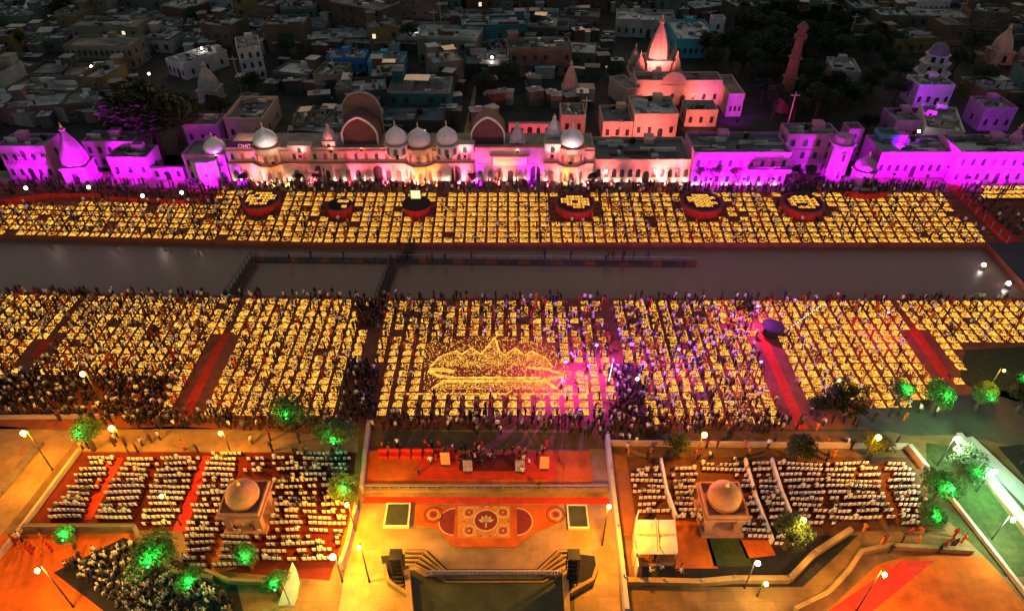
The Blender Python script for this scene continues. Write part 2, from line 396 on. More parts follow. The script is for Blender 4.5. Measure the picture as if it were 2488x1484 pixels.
# chair: cloth-covered, one closed L-shaped cover
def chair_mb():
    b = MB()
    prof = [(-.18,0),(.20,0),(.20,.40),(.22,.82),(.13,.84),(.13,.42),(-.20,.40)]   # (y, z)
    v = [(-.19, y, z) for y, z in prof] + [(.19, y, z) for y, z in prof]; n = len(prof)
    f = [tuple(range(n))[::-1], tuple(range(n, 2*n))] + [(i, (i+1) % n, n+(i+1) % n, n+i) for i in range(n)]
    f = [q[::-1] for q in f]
    b.add(v, f, 0); b.m = [1, 1, 1, 1, 0, 0, 0, 1, 1]; return b  # seat, sides and lower back coloured dark to stand in for shade
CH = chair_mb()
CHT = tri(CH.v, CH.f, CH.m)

def block_mb(nx, ny, w_, d_, miss, seed, parts=('board', 'lamps'), patch=True):
    r = random.Random(seed); b = MB()
    if 'board' in parts: b.box(-w_/2, w_/2, -d_/2, d_/2, 0, .04, 0)
    if 'lamps' in parts:
        hx, hy = r.uniform(-.5,.5)*w_, r.uniform(-.5,.5)*d_
        for i in range(nx):
            for j in range(ny):
                x = (i+.5)/nx*w_-w_/2; y = (j+.5)/ny*d_-d_/2
                mm = miss + (.5 if patch and math.hypot(x-hx, y-hy) < .28 and miss > .05 else 0)
                c = w_/nx*.42
                if r.random() < mm:
                    b.add([(x-c,y-c,.055),(x+c,y-c,.055),(x+c,y+c,.055),(x-c,y+c,.055)], [(0,1,2,3)], 2); continue
                x += r.uniform(-.012,.012); y += r.uniform(-.012,.012); q = w_/nx*r.uniform(.30,.42); h = r.uniform(.07,.11)
                b.add([(x-q,y-q,.05),(x+q,y-q,.05),(x+q,y+q,.05),(x-q,y+q,.05),(x,y,.05+h)], [(0,1,4),(1,2,4),(2,3,4),(3,0,4)], 1)
    return b
BV = [(8,8,1.08,1.04,.06,1),(8,8,1.08,1.04,.16,2),(8,8,1.08,1.04,.30,3),(8,8,1.08,1.04,.48,4),(8,8,1.08,1.04,.68,5)]
BF = [(10,8,1.34,1.20,.14,6),(10,8,1.34,1.20,.2,7),(10,8,1.34,1.20,.38,8),(10,8,1.34,1.20,.6,9)]
def T3(b): return tri(b.v, b.f, b.m)
BP = [T3(block_mb(*a)) for a in BV] + [T3(block_mb(*a)) for a in BF]

people = []; chairs = []; blocks = []   # placements
def add_person(x, y, z=None, rz=None, pose=0, c=None, where='', pal=(0,1,2,3,5)):
    if z is None: z = zg(x, y)
    if rz is None: rz = R.uniform(0, 2*PI)
    if c is None: c = R.choice(pal)
    people.append((pose, x, y, z, rz, R.uniform(.86, 1.0), (c, where)))
def crowd(P, dens, where, pal=(0,1,2,3,5), poses=(0,0,1), z=0.0, skip=()):
    pts = [G(a, b_, z) for a, b_ in P]
    x0, x1 = min(p.x for p in pts), max(p.x for p in pts); y0, y1 = min(p.y for p in pts), max(p.y for p in pts)
    n = int((x1-x0)*(y1-y0)*dens); grid = set()
    for _ in range(n):
        x, y = R.uniform(x0, x1), R.uniform(y0, y1)
        if not inpoly(x, y, pts): continue
        k = (int(x/.42), int(y/.42))
        if k in grid: continue
        grid.add(k)
        add_person(x, y, zg(x, y) if z else z, None, R.choice(poses), None, where, pal)

# ---------------------------------------------------------------- near lamp field
FIELD = [(-60,716),(1240,728),(2560,735),(2560,836),(2320,842),(2350,930),(2200,985),(1960,975),(1945,1022),(1560,1025),(1548,1008),(480,1005),(395,1002),(445,915),(-60,905)]
FW = [G(*p) for p in FIELD]
HOLES = [[(845,880),(925,880),(915,1015),(825,1015)], [(868,738),(938,738),(925,802),(866,802)], [(1478,885),(1556,890),(1558,1015),(1490,1015)],
         [(1030,835),(1200,812),(1345,840),(1392,905),(1368,962),(1030,962)], [(1830,792),(1915,792),(1915,822),(1830,822)]]
HW = [[G(*p) for p in q] for q in HOLES]
CARP = [(-38.4, 53.5, 69.5, 1.0), (33.4, 52.6, 69.0, 1.0), (54.2, 60.5, 70.5, 1.1), (-61.5, 64.5, 68.5, 1.2)]
xb = [-85, -61.5, -38.4, -18.8, 13.3, 33.4, 54.2, 85]
ZN = ['farthest left bed', 'second bed', 'third bed', 'central bed', 'bed right of centre', 'second last bed', 'farthest right bed']
rows = [53.9 + i*1.29 for i in range(20)]
for zi in range(7):
    x0, x1 = xb[zi]+(.35 if zi not in (3,4) else .9), xb[zi+1]-(.3 if zi not in (2,3) else .5)
    pit = 1.62 if zi == 3 else (1.5 if zi in (4, 5) else 1.46)
    nc = int((x1-x0)/pit)
    for ci in range(nc):
        x = x0 + (ci+.5)*(x1-x0)/nc
        wave = R.uniform(-.1, .1)
        for ri, y0 in enumerate(rows):
            y = y0 + off_near(x)*(ri/19)
            if not inpoly(x, y, FW) or any(inpoly(x, y, h) for h in HW): continue
            if any(abs(x-cx) < hw/2+.7 and cy0 < y < cy1 for cx, cy0, cy1, hw in CARP): continue
            px, py = proj(x, y)
            dark = .10
            if px < 500: dark = .50
            elif px < 860: dark = .22
            if 930 < px < 1480 and 735 < py < 830: dark = .42
            if 1400 < px < 1850 and 740 < py < 900: dark = .55
            if 1560 < px < 1930 and py > 900: dark = .35
            if zi == 3 and py > 955: dark = .05
            if py < 760: dark += .15
            if R.random() < dark*.10: continue
            v = 0 if R.random() > dark*1.6 else R.choice([1, 2, 2, 3, 3, 4])
            if v == 0 and R.random() < .35: v = 1
            blocks.append((v, x+R.uniform(-.05,.05), y+R.uniform(-.05,.05), L2+.004, R.uniform(-.03,.03), 1.0 if zi == 3 else 1.09, (zi, ri, ci)))
            # people around this block
            k = .25+dark*3.6
            while R.random() < k:
                k -= 1
                q = R.random()
                if q < .5: dx, dy = R.choice((-1,1))*pit*.5, R.uniform(-.6,.6)
                else: dx, dy = R.uniform(-.5,.5), R.choice((-.6,.6))
                add_person(x+dx, y+dy, 0, None, R.choice((0,1,1,2,2)), None, 'between the near lamp blocks', (1,3,2,3,2,2,6,4,5))
# far lamp field on the ghat steps
BAST = [(635,487,45),(825,500,30),(1012,497,33),(1397,495,48),(1705,492,50),(1950,495,50)]
bc = []
for (px, py, r_) in BAST:
    p = G(px, py, TOPZ); bc.append((p.x, p.y, r_/ppm(p.x, p.y, TOPZ)))
pr0, pr1 = G(2290, 458, TOPZ), G(2405, 588, 0)
for ci in range(int(175/1.74)):
    x = -92 + ci*1.74
    for ri in range(NST):
        y = YF + off_far(x) + (ri+.5)*SD; z = ri*SH
        if any(math.hypot(x-a, y-b_) < r_+.7 for a, b_, r_ in bc): continue
        lim = pr1.x + (pr0.x-pr1.x)*(y-pr1.y)/(pr0.y-pr1.y)
        if x > lim-.8: continue
        px, py = proj(x, y, z)
        if px < 530 and ri > 6 - (1 if px < 200 else 0) - (1 if 540 < px else 0): continue
        if 2040 < px < 2140 and ri > 8: continue
        dark = .12
        if px < 560: dark = .5
        if 560 < px < 680: dark = .35
        if 1300 < px: dark = .25
        if 720 < px < 900 or 1480 < px < 1600: dark += .15
        if R.random() < dark*.12: continue
        v = 5 + (0 if R.random() > dark*1.5 else R.choice([1,2,2,3]))
        blocks.append((v, x+R.uniform(-.04,.04), y, z+.002, R.uniform(-.02,.02), 1.0, (9, ri, ci)))
        k = .3+dark*2.8
        while R.random() < k:
            k -= 1
            add_person(x+R.choice((-.85,.85,.3)), y+R.uniform(-.5,.5), z, None, R.choice((0,0,1,2)), None, 'among the lamps on the far steps', (1,3,2,4,2,6))
for ci in range(12):   # patch right of the ramp
    for ri in range(3):
        p = G(2412+ci*18, 470+ri*11, TOPZ)
        blocks.append((R.choice((5,6,7)), p.x, p.y+2, TOPZ+.002, 0, 1.0, (10, ri, ci)))

# red carpets in the near field
for (cx, y0, y1, hw) in CARP:
    p0, p1 = {33.4: ('long red carpet running through the lamp field, right of centre', .9), 54.2: ('red carpet sloping past the lawn at the right of the lamp field', 1),
              -38.4: ('long red carpet running through the lamp field, left of centre', 1), -61.5: ('short red carpet at the far left of the lamp field', 1)}[cx]
    b = MB(); b.box(cx-hw/2-.12, cx+hw/2+.12, y0, y1, L2+.004, .04)
    tag(b.build('carpet', M['red']), p0, 'carpet')

# ---------------------------------------------------------------- crowds
crowd([(-60,905),(440,918),(395,1000),(430,1030),(270,1035),(-60,1000)], 3.0, 'in the dark crowd left of the lamp field', (0,1,1,1,5,2,3))
crowd([(270,1000),(480,1005),(860,1008),(860,1050),(620,1045),(330,1040)], 2.2, 'along the front edge of the lamp field', (0,1,1,2,5,3))
crowd([(845,880),(925,880),(915,1010),(825,1035)], 2.6, 'in the dark gap left of the mural', (0,1,1,1,1,2))
crowd([(868,738),(938,738),(925,802),(866,802)], 2.8, 'in the dark gap near the canal', (0,1,1,3))
crowd([(1478,900),(1556,900),(1590,1060),(1490,1050)], 2.6, 'in the dark gap right of the mural', (0,1,1,1,2,2))
crowd([(915,1008),(1490,1008),(1580,1050),(1560,1085),(1420,1060),(1290,1045),(1220,1062),(1060,1048),(890,1045)], 2.2, 'in front of the stage court', (0,1,1,2,2,5,3))
crowd([(1560,1010),(1945,1022),(1960,1050),(1590,1060)], 2.0, 'along the front edge of the right lamps', (0,1,1,2,3,5))
crowd([(1960,985),(2300,975),(2290,1010),(1980,1050)], .6, 'by the trees right of the lamps', (0,1,2,3,4))
crowd([(-60,710),(1240,722),(2560,730),(2560,742),(1240,738),(-60,728)], .8, 'at the near canal edge', (0,1,1,3,2))
crowd([(560,451),(1440,451),(1680,458),(1930,460),(2290,458),(2290,464),(1640,470),(560,466)], 2.0, 'on the terrace below the arcade', (1,3,3,3,0,5,2), z=TOPZ)
crowd([(-60,440),(470,450),(560,445),(545,470),(520,492),(-60,462)], .8, 'on the left terrace below the purple buildings', (0,1,3,3,5), z=TOPZ)
crowd([(1900,440),(2060,445),(2290,452),(2240,462),(1900,470)], 1.2, 'on the right terrace below the purple buildings', (0,1,1,3,5), z=TOPZ)
crowd([(2300,452),(2520,452),(2540,560),(2440,540)], .5, 'right of the red ramp', (1,5,2,0), z=TOPZ)
crowd([(150,1372),(320,1312),(560,1450),(560,1500),(330,1500)], 7.0, 'in the bottom left crowd', (2,2,0,1,5,2), (3,3,3,3,3,0))
crowd([(1560,1350),(1650,1350),(1660,1400),(1560,1402)], 1.0, 'beside the white canopy', (4,4,2,6,1))
crowd([(690,1100),(860,1100),(850,1240),(690,1240)], .55, 'among the dark chairs left of the court', (0,1,1,5), (3,0,0))
crowd([(930,1085),(1040,1085),(1030,1105),(930,1105)], .8, 'on the back left of the stage', (0,1,2,4))
crowd([(1030,1088),(1330,1088),(1330,1112),(1230,1140),(1140,1140),(1040,1108)], 1.6, 'on the stage', (0,1,1,2,4,6))
crowd([(890,1100),(1420,1100),(1420,1180),(890,1180)], .10, 'on the stage carpet', (2,2,4,6,1))
crowd([(880,1184),(1470,1184),(1470,1198),(880,1198)], .10, 'along the stage barrier', (2,1))
crowd([(1690,1262),(1782,1262),(1782,1276),(1690,1276)], 3.0, 'in the row below the right pavilion', (2,2,2))
crowd([(1500,1075),(2210,1078),(2210,1120),(1520,1125)], .35, 'behind the right seating', (0,1,3,4,2))
crowd([(180,1060),(870,1070),(870,1100),(180,1100)], .30, 'on the lit road behind the left seating', (0,1,3,4,2))
crowd([(2440,1095),(2600,1085),(2600,1230)], .7, 'in the dark yard on the right', (1,5,1))
crowd([(2080,1290),(2290,1290),(2400,1345),(2100,1345)], .5, 'on the path above the orange floor', (4,3,6,1))
crowd([(30,1300),(130,1295),(140,1345),(40,1350)], 1.4, 'in the orange corner at bottom left', (4,2,6,4))
for k in range(26):
    p = G(R.uniform(640,1660), R.choice((628,637)), -.4); 
    if R.random() < .6: add_person(p.x, p.y, -.36, None, 0, None, 'on the floating walkway', (1,3,0))
crowd([(960,595),(1040,595),(1040,600),(960,600)], 1.0, 'at the far quay edge', (1,1,3))

# ---------------------------------------------------------------- seats
def seats(P, where, gap=.04, pr=.74, pc=.48):
    pts = [G(*p) for p in P]
    x0, x1 = min(p.x for p in pts), max(p.x for p in pts); y0, y1 = min(p.y for p in pts), max(p.y for p in pts)
    y = math.floor(y0/pr)*pr
    rn = 0
    while y < y1:
        rn += 1; cn_ = 0
        wob = R.uniform(-.2, .2); sl = R.uniform(-.006,.006); x = math.floor(x0/pc)*pc + wob
        while x < x1:
            yy = y + .10*math.sin(x*.6+y) + sl*(x-x0)*3
            if inpoly(x, yy, pts) and R.random() > gap:
                rz = R.uniform(-.12, .12) + PI
                cn_ += 1; chairs.append((0, x, yy, L3+.002, rz, R.uniform(.96,1.04), (rn, cn_, where)))
                if R.random() < .22: add_person(x, yy-.05, .42, PI, 3, None, 'sitting on a seat', (0,1,5,3,2,2))
            x += pc
        y += pr
seats([(225,1112),(290,1112),(195,1268),(105,1268)], 'in the leftmost seating column', .06)
seats([(315,1112),(380,1112),(325,1262),(232,1262)], 'in the second seating column from the left', .08)
seats([(395,1105),(492,1105),(430,1290),(345,1290)], 'in the yellow-lit column left of the aisle', .06)
seats([(515,1105),(590,1105),(552,1240),(505,1380),(445,1375),(470,1240)], 'in the column left of the left pavilion', .12)
seats([(610,1105),(650,1105),(640,1150),(590,1150)], 'behind the left pavilion', .2)
seats([(552,1262),(650,1262),(620,1390),(520,1385)], 'in front of the left pavilion', .22)
seats([(665,1105),(860,1105),(850,1240),(815,1368),(640,1368),(668,1240)], 'in the dark block left of the court', .24)
seats([(1522,1140),(1600,1140),(1625,1252),(1550,1252)], 'in the column behind the canopy', .18)
seats([(1622,1135),(1690,1135),(1700,1262),(1645,1262)], 'in the column left of the right pavilion', .12)
seats([(1700,1120),(1790,1120),(1795,1150),(1705,1150)], 'behind the right pavilion', .2)
seats([(1775,1118),(1806,1118),(1868,1308),(1795,1308)], 'in the column right of the right pavilion', .12)
seats([(1824,1122),(1870,1122),(1925,1330),(1880,1330)], 'between the two white barriers', .06)
seats([(1885,1130),(1990,1130),(2005,1280),(1935,1280)], 'right of the white barriers', .12)
seats([(2000,1120),(2120,1130),(2170,1275),(2012,1275)], 'in the wide yellow-lit block', .08)
seats([(2138,1128),(2195,1128),(2285,1285),(2190,1285)], 'in the rightmost seating block', .12)

# ---------------------------------------------------------------- realise placements
def cd(p): return (p[1])**2 + (p[2])**2 + (p[3]-H)**2
POSE = ['stand', 'reach', 'bend', 'sit']; PT = ['standing', 'with raised hands', 'bending forward', 'sitting']
def inview(p):
    a, b_ = proj(p[1], p[2], p[3]); return -10 < a < 2498 and -10 < b_ < 1494
people.sort(key=lambda p: (not inview(p), cd(p))); chairs.sort(key=lambda p: (not inview(p), cd(p))); blocks.sort(key=lambda p: (not inview(p), cd(p)))
pc = {}
for (pose, x, y, z, rz, s, (c, where)) in people[:300]:
    k = (pose, c)
    if k not in pc: pc[k] = person_mesh(POSE[pose] if pose != 0 else ('stand' if c % 2 else 'walk'), c)
    o = ob('person', pc[k]); o.location = (x, y, z+.012); o.rotation_euler = (0, 0, rz); o.scale = (s, s, s)
    wk = 'walking' if pose == 0 and not c % 2 else PT[pose]
    if pose == 3 and where.startswith('sitting'): lab = f'person in {CL[c][0]} clothes {where}'
    else: lab = f'person in {CL[c][0]} clothes {wk} {where}'
    tag(o, lab, 'person', 'people '+where)
def rm(k, ex):
    t_ = np.array([ex[0], 7 if ex[0] not in (4, 6) else ex[0], 8, 9]); return t_[k]
o = ob('crowd', bake('crowd', LP, people[300:], MC + [M['trouser'], M['skin'], M['hair']], rm)); tag(o, 'dense crowd of people around the lamp fields and on the terrace', 'crowd', kind='stuff')
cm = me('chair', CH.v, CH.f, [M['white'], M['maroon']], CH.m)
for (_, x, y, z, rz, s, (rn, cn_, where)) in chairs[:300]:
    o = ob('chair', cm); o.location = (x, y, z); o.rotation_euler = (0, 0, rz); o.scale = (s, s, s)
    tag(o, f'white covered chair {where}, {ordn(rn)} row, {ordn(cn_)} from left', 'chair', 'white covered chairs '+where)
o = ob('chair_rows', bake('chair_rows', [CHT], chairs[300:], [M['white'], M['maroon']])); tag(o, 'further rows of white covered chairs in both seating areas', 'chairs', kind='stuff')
bm_ = {}
for (v, x, y, z, rz, s, (zi, ri, ci)) in blocks[:300]:
    if v not in bm_:
        a = (BV+BF)[v]; q = block_mb(*a, parts=('board',)); l = block_mb(*a, parts=('lamps',))
        bm_[v] = (me('lamp_board', q.v, q.f, [M['board']]), me('oil_lamps', l.v, l.f, [M['board'], M['flame'], M['clay']], l.m))
    r_ = ob('lamp_block', bm_[v][0]); r_.location = (x, y, z); r_.rotation_euler = (0, 0, rz); r_.scale = (s, s, 1)
    tag(r_, f'{"brightly" if v in (0,1) else "partly"} lit square of oil lamps, {ordn(ri+1)} row, {ordn(ci+1)} from left in {ZN[zi]}', 'lamp block', 'blocks of oil lamps on the near bank')
    q = ob('oil_lamps', bm_[v][1], r_); q['kind'] = 'stuff'
o = ob('oil_lamp_field', bake('oil_lamp_field', BP, blocks[300:], [M['board'], M['flame'], M['clay']])); tag(o, 'rows of burning oil lamp squares on both banks', 'oil lamps', kind='stuff')
print('COUNTS', len(people), len(chairs), len(blocks))

# mural of a temple drawn in lamps
def flames(pts, name, parent):
    b = MB()
    for (x, y) in pts:
        q = R.uniform(.04,.06); h = R.uniform(.07,.11)
        b.add([(x-q,y-q,.02),(x+q,y-q,.02),(x+q,y+q,.02),(x-q,y+q,.02),(x,y,.02+h)], [(0,1,4),(1,2,4),(2,3,4),(3,0,4)])
    o = b.build(name, M['flame'], parent); o['kind'] = 'stuff'; return o
def along(P, wd=1, sp=.13):
    out = []
    for (a, b_) in zip(P[:-1], P[1:]):
        A, B = G(*a), G(*b_); n = max(1, int((B-A).length/sp)); d = (B-A).normalized(); nn = Vector((-d.y, d.x, 0))
        for i in range(n):
            for k in range(wd):
                p = A.lerp(B, i/n) + nn*(k-(wd-1)/2)*.14; out.append((p.x, p.y))
    return out
mu = thing('lamp_mural', G(1200, 960, .0), 'domed temple and bow drawn with oil lamps, centre of the near bank', 'lamp mural')
gp = [G(*p) for p in HOLES[3]]; c0 = mu.location.copy()
def sub_sheet(P, name, z, m, parent, world=False):
    pts = [(Vector((p[0], p[1], 0)) if world else G(*p)) for p in P]; b = MB()
    b.prism([(p.x-parent.location.x, p.y-parent.location.y) for p in pts], z, z+.004); return b.build(name, m, parent)
sub_sheet([(1030,835),(1200,812),(1345,840),(1392,905),(1368,962),(1030,962)], 'mural_floor', L2+.002, M['board'], mu)
TEMPLE = [(1046,890),(1070,866),(1109,852),(1122,861),(1145,845),(1168,861),(1184,843),(1202,820),(1213,852),(1227,864),(1252,845),(1274,864),(1292,854),(1324,868),(1342,890)]
def rel(pts): return [(x-c0.x, y-c0.y) for x, y in pts]
flames(rel(along(TEMPLE, 2)), 'temple_outline', mu)
flames(rel(along([(1043,898),(1075,898),(1105,904)], 5) + along([(1043,900),(1060,912),(1102,918)], 4) + along([(1102,918),(1315,918)], 3) +
       along([(1279,893),(1325,896),(1374,911)], 3) + along([(1324,922),(1376,913)], 4)), 'bow_outline', mu)
flames(rel(along([(1050,945),(1082,922)], 3) + along([(1320,922),(1356,945)], 3) + along([(1082,926),(1320,926)], 3) + along([(964,957),(1428,957)], 2) + along([(1428,957),(1424,910)], 2)), 'frame_outline', mu)
fp = []
TW = [G(*p) for p in TEMPLE]; LW = [G(*p) for p in [(1050,945),(1082,922),(1320,922),(1356,945)]]
x = min(p.x for p in gp)
while x < max(p.x for p in gp):
    y = min(p.y for p in gp)
    while y < max(p.y for p in gp):
        if (inpoly(x, y, TW) and R.random() < .62+.3*math.sin(x*2.2)*math.sin(y*2.7)) or (inpoly(x, y, LW) and R.random() < .75): fp.append((x+R.uniform(-.03,.03), y+R.uniform(-.03,.03)))
        elif inpoly(x, y, gp) and R.random() < (.34 if math.sin(x*3.9)*math.sin(y*4.9) > -.3 else .05): fp.append((x, y))
        y += .17
    x += .17
flames(rel(fp), 'fill_lamps', mu)
crowd_m = []

# ---------------------------------------------------------------- building blocks of architecture
def cube_part(name, parent, x0, x1, y0, y1, z0, z1, m):
    b = MB(); b.box(x0, x1, y0, y1, z0, z1); return b.build(name, m, parent)
def ring(parent, w_, d_, z, h, m, t_=.2, name='parapet'):
    b = MB(); x, y = w_/2, d_/2
    o_ = [(-x,-y),(x,-y),(x,y),(-x,y)]; i_ = [(-x+t_,-y+t_),(x-t_,-y+t_),(x-t_,y-t_),(-x+t_,y-t_)]
    v = [(a,b_,z) for a,b_ in o_]+[(a,b_,z) for a,b_ in i_]+[(a,b_,z+h) for a,b_ in o_]+[(a,b_,z+h) for a,b_ in i_]
    f = []
    for i in range(4):
        j = (i+1) % 4; f += [(i,j,8+j,8+i),(5+i if i<3 else 4,4+i,12+i,13+i if i<3 else 12),(8+i,8+j,12+j,12+i)]
    b.add(v, f); return b.build(name, m, parent)
ARCH = {}
def arch_pts(w_, h, n=8, pointed=True):
    """outline x,z of an arch opening, base at z=0"""
    r_ = w_/2; zs = h - r_*(1.15 if pointed else 1.0); P = [(-r_, 0), (-r_, zs)]
    for i in range(1, n):
        a = PI - PI*i/n; e = (1.15 if pointed else 1.0)
        x = r_*math.cos(a); z = zs + r_*e*(math.sin(a)**(1.0 if not pointed else .85)); P.append((x, z))
    P += [(r_, zs), (r_, 0)]; return P
def opening(parent, x, y, z, w_, h, m=None, frame=None, arched=True, name='window', depth=.06, out=.0):
    """window or doorway: dark pane with a proud frame; front faces -Y"""
    P = arch_pts(w_, h) if arched else [(-w_/2,0),(-w_/2,h),(w_/2,h),(w_/2,0)]
    b = MB(); n = len(P); t_ = .12
    Q = [(px*(1+t_*2/w_), pz if pz == 0 else pz+t_) for px, pz in P]
    yf = -.09
    v = [(px, yf, pz) for px, pz in P]+[(px, yf, pz) for px, pz in Q]+[(px, 0.05, pz) for px, pz in P]+[(px, .05, pz) for px, pz in Q]
    f = []
    for i in range(n-1): f += [(i, i+1, n+i+1, n+i), (i, 2*n+i, 2*n+i+1, i+1), (n+i, n+i+1, 3*n+i+1, 3*n+i)]
    b.add(v, f); o = b.build(name, frame or M['cream'], parent); o.location = (x, y, z)
    p = MB(); p.add([(px, -.03, pz) for px, pz in P], [tuple(range(n))]); q = p.build('pane' if name == 'window' else 'door_leaf', m or M['glass'], o)
    return o
def onion(parent, x, y, z, r_, h, m=None, n=16, name='dome'):
    d = empty('x', (0,0,0)) if False else None
    b = MB()
    prof = [(.80,0),(.98,.10),(1.04,.25),(1.0,.40),(.86,.56),(.62,.70),(.36,.81),(.16,.90),(.06,.96),(.03,1.0)]
    b.lathe([(r_*a, h*c) for a, c in prof], n)
    o = b.build(name, m or M['dome'], parent, True); o.location = (x, y, z)
    f = MB(); f.lathe([(.05,0),(.05,.3),(.16,.4),(.05,.5),(.10,.62),(.02,.95)], 6)
    q = f.build('finial', M['signink'], o); q.location = (0, 0, h*.97)
    return o
def shikhara(name, label, px, py, w_, h, z=TOPZ, m=None, rz=0.0, loc=None, cat='temple spire', parent=None, group=None):
    """curved north-Indian temple tower: plinth, sanctum, ribbed spire, disc, finial"""
    m = m or M['whitewash']
    if parent is None:
        p = loc or G(px, py, z); t_ = thing(name, p, label, cat, group, rz)
    else:
        t_ = ob(name, None, parent); t_.location = loc
    r_ = w_/2; hb = h*.30
    cube_part('plinth', t_, -r_*1.15, r_*1.15, -r_*1.15, r_*1.15, 0, h*.05, m)
    cube_part('sanctum', t_, -r_, r_, -r_, r_, h*.05, hb, m)
    cube_part('cornice', t_, -r_*1.1, r_*1.1, -r_*1.1, r_*1.1, hb, hb+h*.03, m)
    if parent is None: opening(t_, 0, -r_-.003, h*.05, w_*.28, hb*.66, M['dark'], m, True, 'doorway')
    b = MB(); n = 16; rings = []
    prof = [(0,.95),(.15,.93),(.3,.87),(.45,.77),(.6,.63),(.75,.46),(.88,.28),(1,.14)]
    v = []
    for (tz, rr) in prof:
        for i in range(n):
            a = 2*PI*(i+.5)/n; sq = 1/max(abs(math.cos(a)), abs(math.sin(a))); k = r_*rr*(sq*.8+.2)*(1.0 if i % 2 else .90)*.98
            v.append((k*math.cos(a), k*math.sin(a), hb+h*.03+tz*h*.53))
    f = [(r*n+i, r*n+(i+1) % n, (r+1)*n+(i+1) % n, (r+1)*n+i) for r in range(len(prof)-1) for i in range(n)]
    f.append(tuple(range((len(prof)-1)*n, len(prof)*n)))
    b.add(v, f); b.build('spire', m, t_)
    b = MB(); zt = hb+h*.56; b.lathe([(r_*.12,zt),(r_*.26,zt+h*.015),(r_*.26,zt+h*.035),(r_*.10,zt+h*.05)], 12); b.build('amalaka_disc', m, t_)
    b = MB(); b.lathe([(r_*.08,zt+h*.05),(r_*.13,zt+h*.075),(r_*.04,zt+h*.10),(.02,zt+h*.14)], 8); b.build('finial', M['signink'], t_)
    return t_
CLUT = []
for k in range(10):
    r = random.Random(900+k); b = MB()
    for _ in range(r.randint(9, 20)):
        x_, y_ = r.uniform(-.44,.44), r.uniform(-.44,.44); a_, c_, e_ = r.uniform(.015,.09), r.uniform(.015,.10), r.choice((.1,.15,.3,.5,.9))
        if r.random() < .25: a_, c_, e_ = r.uniform(.08,.2), r.uniform(.008,.016), r.uniform(.5,1.1)
        b.box(x_-a_, x_+a_, y_-c_, y_+c_, 0, e_, r.choice((0,0,1,2,3,4)))
    CLUT.append(me('roof_clutter', b.v, b.f, [MR[2], MR[3], MW[3], MW[6], M['tin']], b.m))
def bld(name, label, px0, px1, pyb, h, d, wall, rows=1, cols=3, z=TOPZ, roof=None, win='arch', rz=0.0, par=.6, cat='building', wh=1.3, ww=.7, door=True, extras=True, bands=True, group=None):
    """flat-roofed building whose front base runs px0..px1 at height py on ground z"""
    a, b_ = G(px0, pyb, z), G(px1, pyb, z); w_ = abs(b_.x-a.x); cx = (a.x+b_.x)/2
    t_ = thing(name, (cx, a.y+d/2, z), label, cat, group, rz)
    cube_part('wall', t_, -w_/2, w_/2, -d/2, d/2, 0, h, wall)
    cube_part('roof', t_, -w_/2+.22, w_/2-.22, -d/2+.22, d/2-.22, h, h+.05, roof or MR[1])
    if par: ring(t_, w_+.06, d+.06, h-.12, par+.12, wall)
    y = -d/2-.003
    for r in range(rows):
        zz = h*(r+.28)/rows
        if bands and r > 0:
            cube_part('cornice', t_, -w_/2-.1, w_/2+.1, -d/2-.16, -d/2+.01, h*r/rows-.08, h*r/rows+.08, wall)
        for c in range(cols):
            x = -w_/2 + (c+.5)*w_/cols
            if door and r == 0 and c == cols//2: opening(t_, x, y, 0, ww*1.4, min(2.3, h/rows*.8), M['dark'], wall, True, 'door'); continue
            opening(t_, x, y, zz, min(ww, w_/cols*.6), min(wh, h/rows*.55), M['dark'] if win == 'dark' else M['glass'], wall, win == 'arch')
    if d > 4 and w_ > 4:
        for s in (-1, 1):     # side windows
            for r in range(rows):
                for k in range(max(1, int(d/4))):
                    q = opening(t_, s*(w_/2+.003), -d/2+(k+.5)*d/max(1, int(d/4)), h*(r+.28)/rows, .7, min(1.2, h/rows*.5), M['glass'], wall, False)
                    q.rotation_euler = (0, 0, s*PI/2)
    if d > 4 and w_ > 4:
        q = ob('roof_clutter', R.choice(CLUT), t_); q.location = (0, 0, h+.05); q.scale = (w_-.8, d_-.8 if False else d-.8, .8); q['kind'] = 'stuff'
    if extras and w_ > 4 and d > 4:
        rx = R.uniform(-w_*.25, w_*.25)
        cube_part('stair_head', t_, rx-.9, rx+.9, d/2-2.0, d/2-.4, h+.05, h+1.5, wall)
        b2 = MB(); b2.lathe([(.45,0),(.5,.1),(.5,.8),(.42,.95),(.15,1.05)], 10); q = b2.build('water_tank', M['tank'], t_); q.location = (-rx*.8+.8, d/2-1.2, h+.05)
    return t_
EX = []      # footprints kept free of houses
def keep(px0, px1, py0, py1, z=TOPZ):
    a, b_ = G(px0, py1, z), G(px1, py0, z); c, d = G(px1, py1, z), G(px0, py0, z)
    EX.append((min(a.x, d.x), max(b_.x, c.x), a.y, b_.y))

# ---------------------------------------------------------------- the arcaded riverside building
YB = G(1000, 441, TOPZ).y
def XB(px): return G(px, 441, TOPZ).x
x0, x1 = XB(566), XB(1440); W = x1-x0; cxm = (x0+x1)/2
arc = thing('arcaded_hall', (0, YB, TOPZ), 'long two-tier arcaded riverside building with floodlit pale walls behind the centre terrace', 'building')
HL, HU = 3.5, 5.7
cube_part('wall', arc, x0, x1, 0, 7.5, 0, HL, M['cream'])
cube_part('wall', arc, x0, x1, .35, 7.5, HL, HU, M['cream'])
cube_part('cornice', arc, x0, x1, -.28, .34, HL, HL+.16, M['brick'])
cube_part('cornice', arc, x0, x1, .06, .5, HU, HU+.15, M['brick'])
cube_part('parapet', arc, x0, x1, .25, .5, HU+.15, HU+.6, M['cream'])
cube_part('roof', arc, x0+.2, x1-.2, .5, 7.3, HU, HU+.06, MR[1])
TOW = [665, 1025, 1385]; GATES = [782, 922, 1110, 1300]
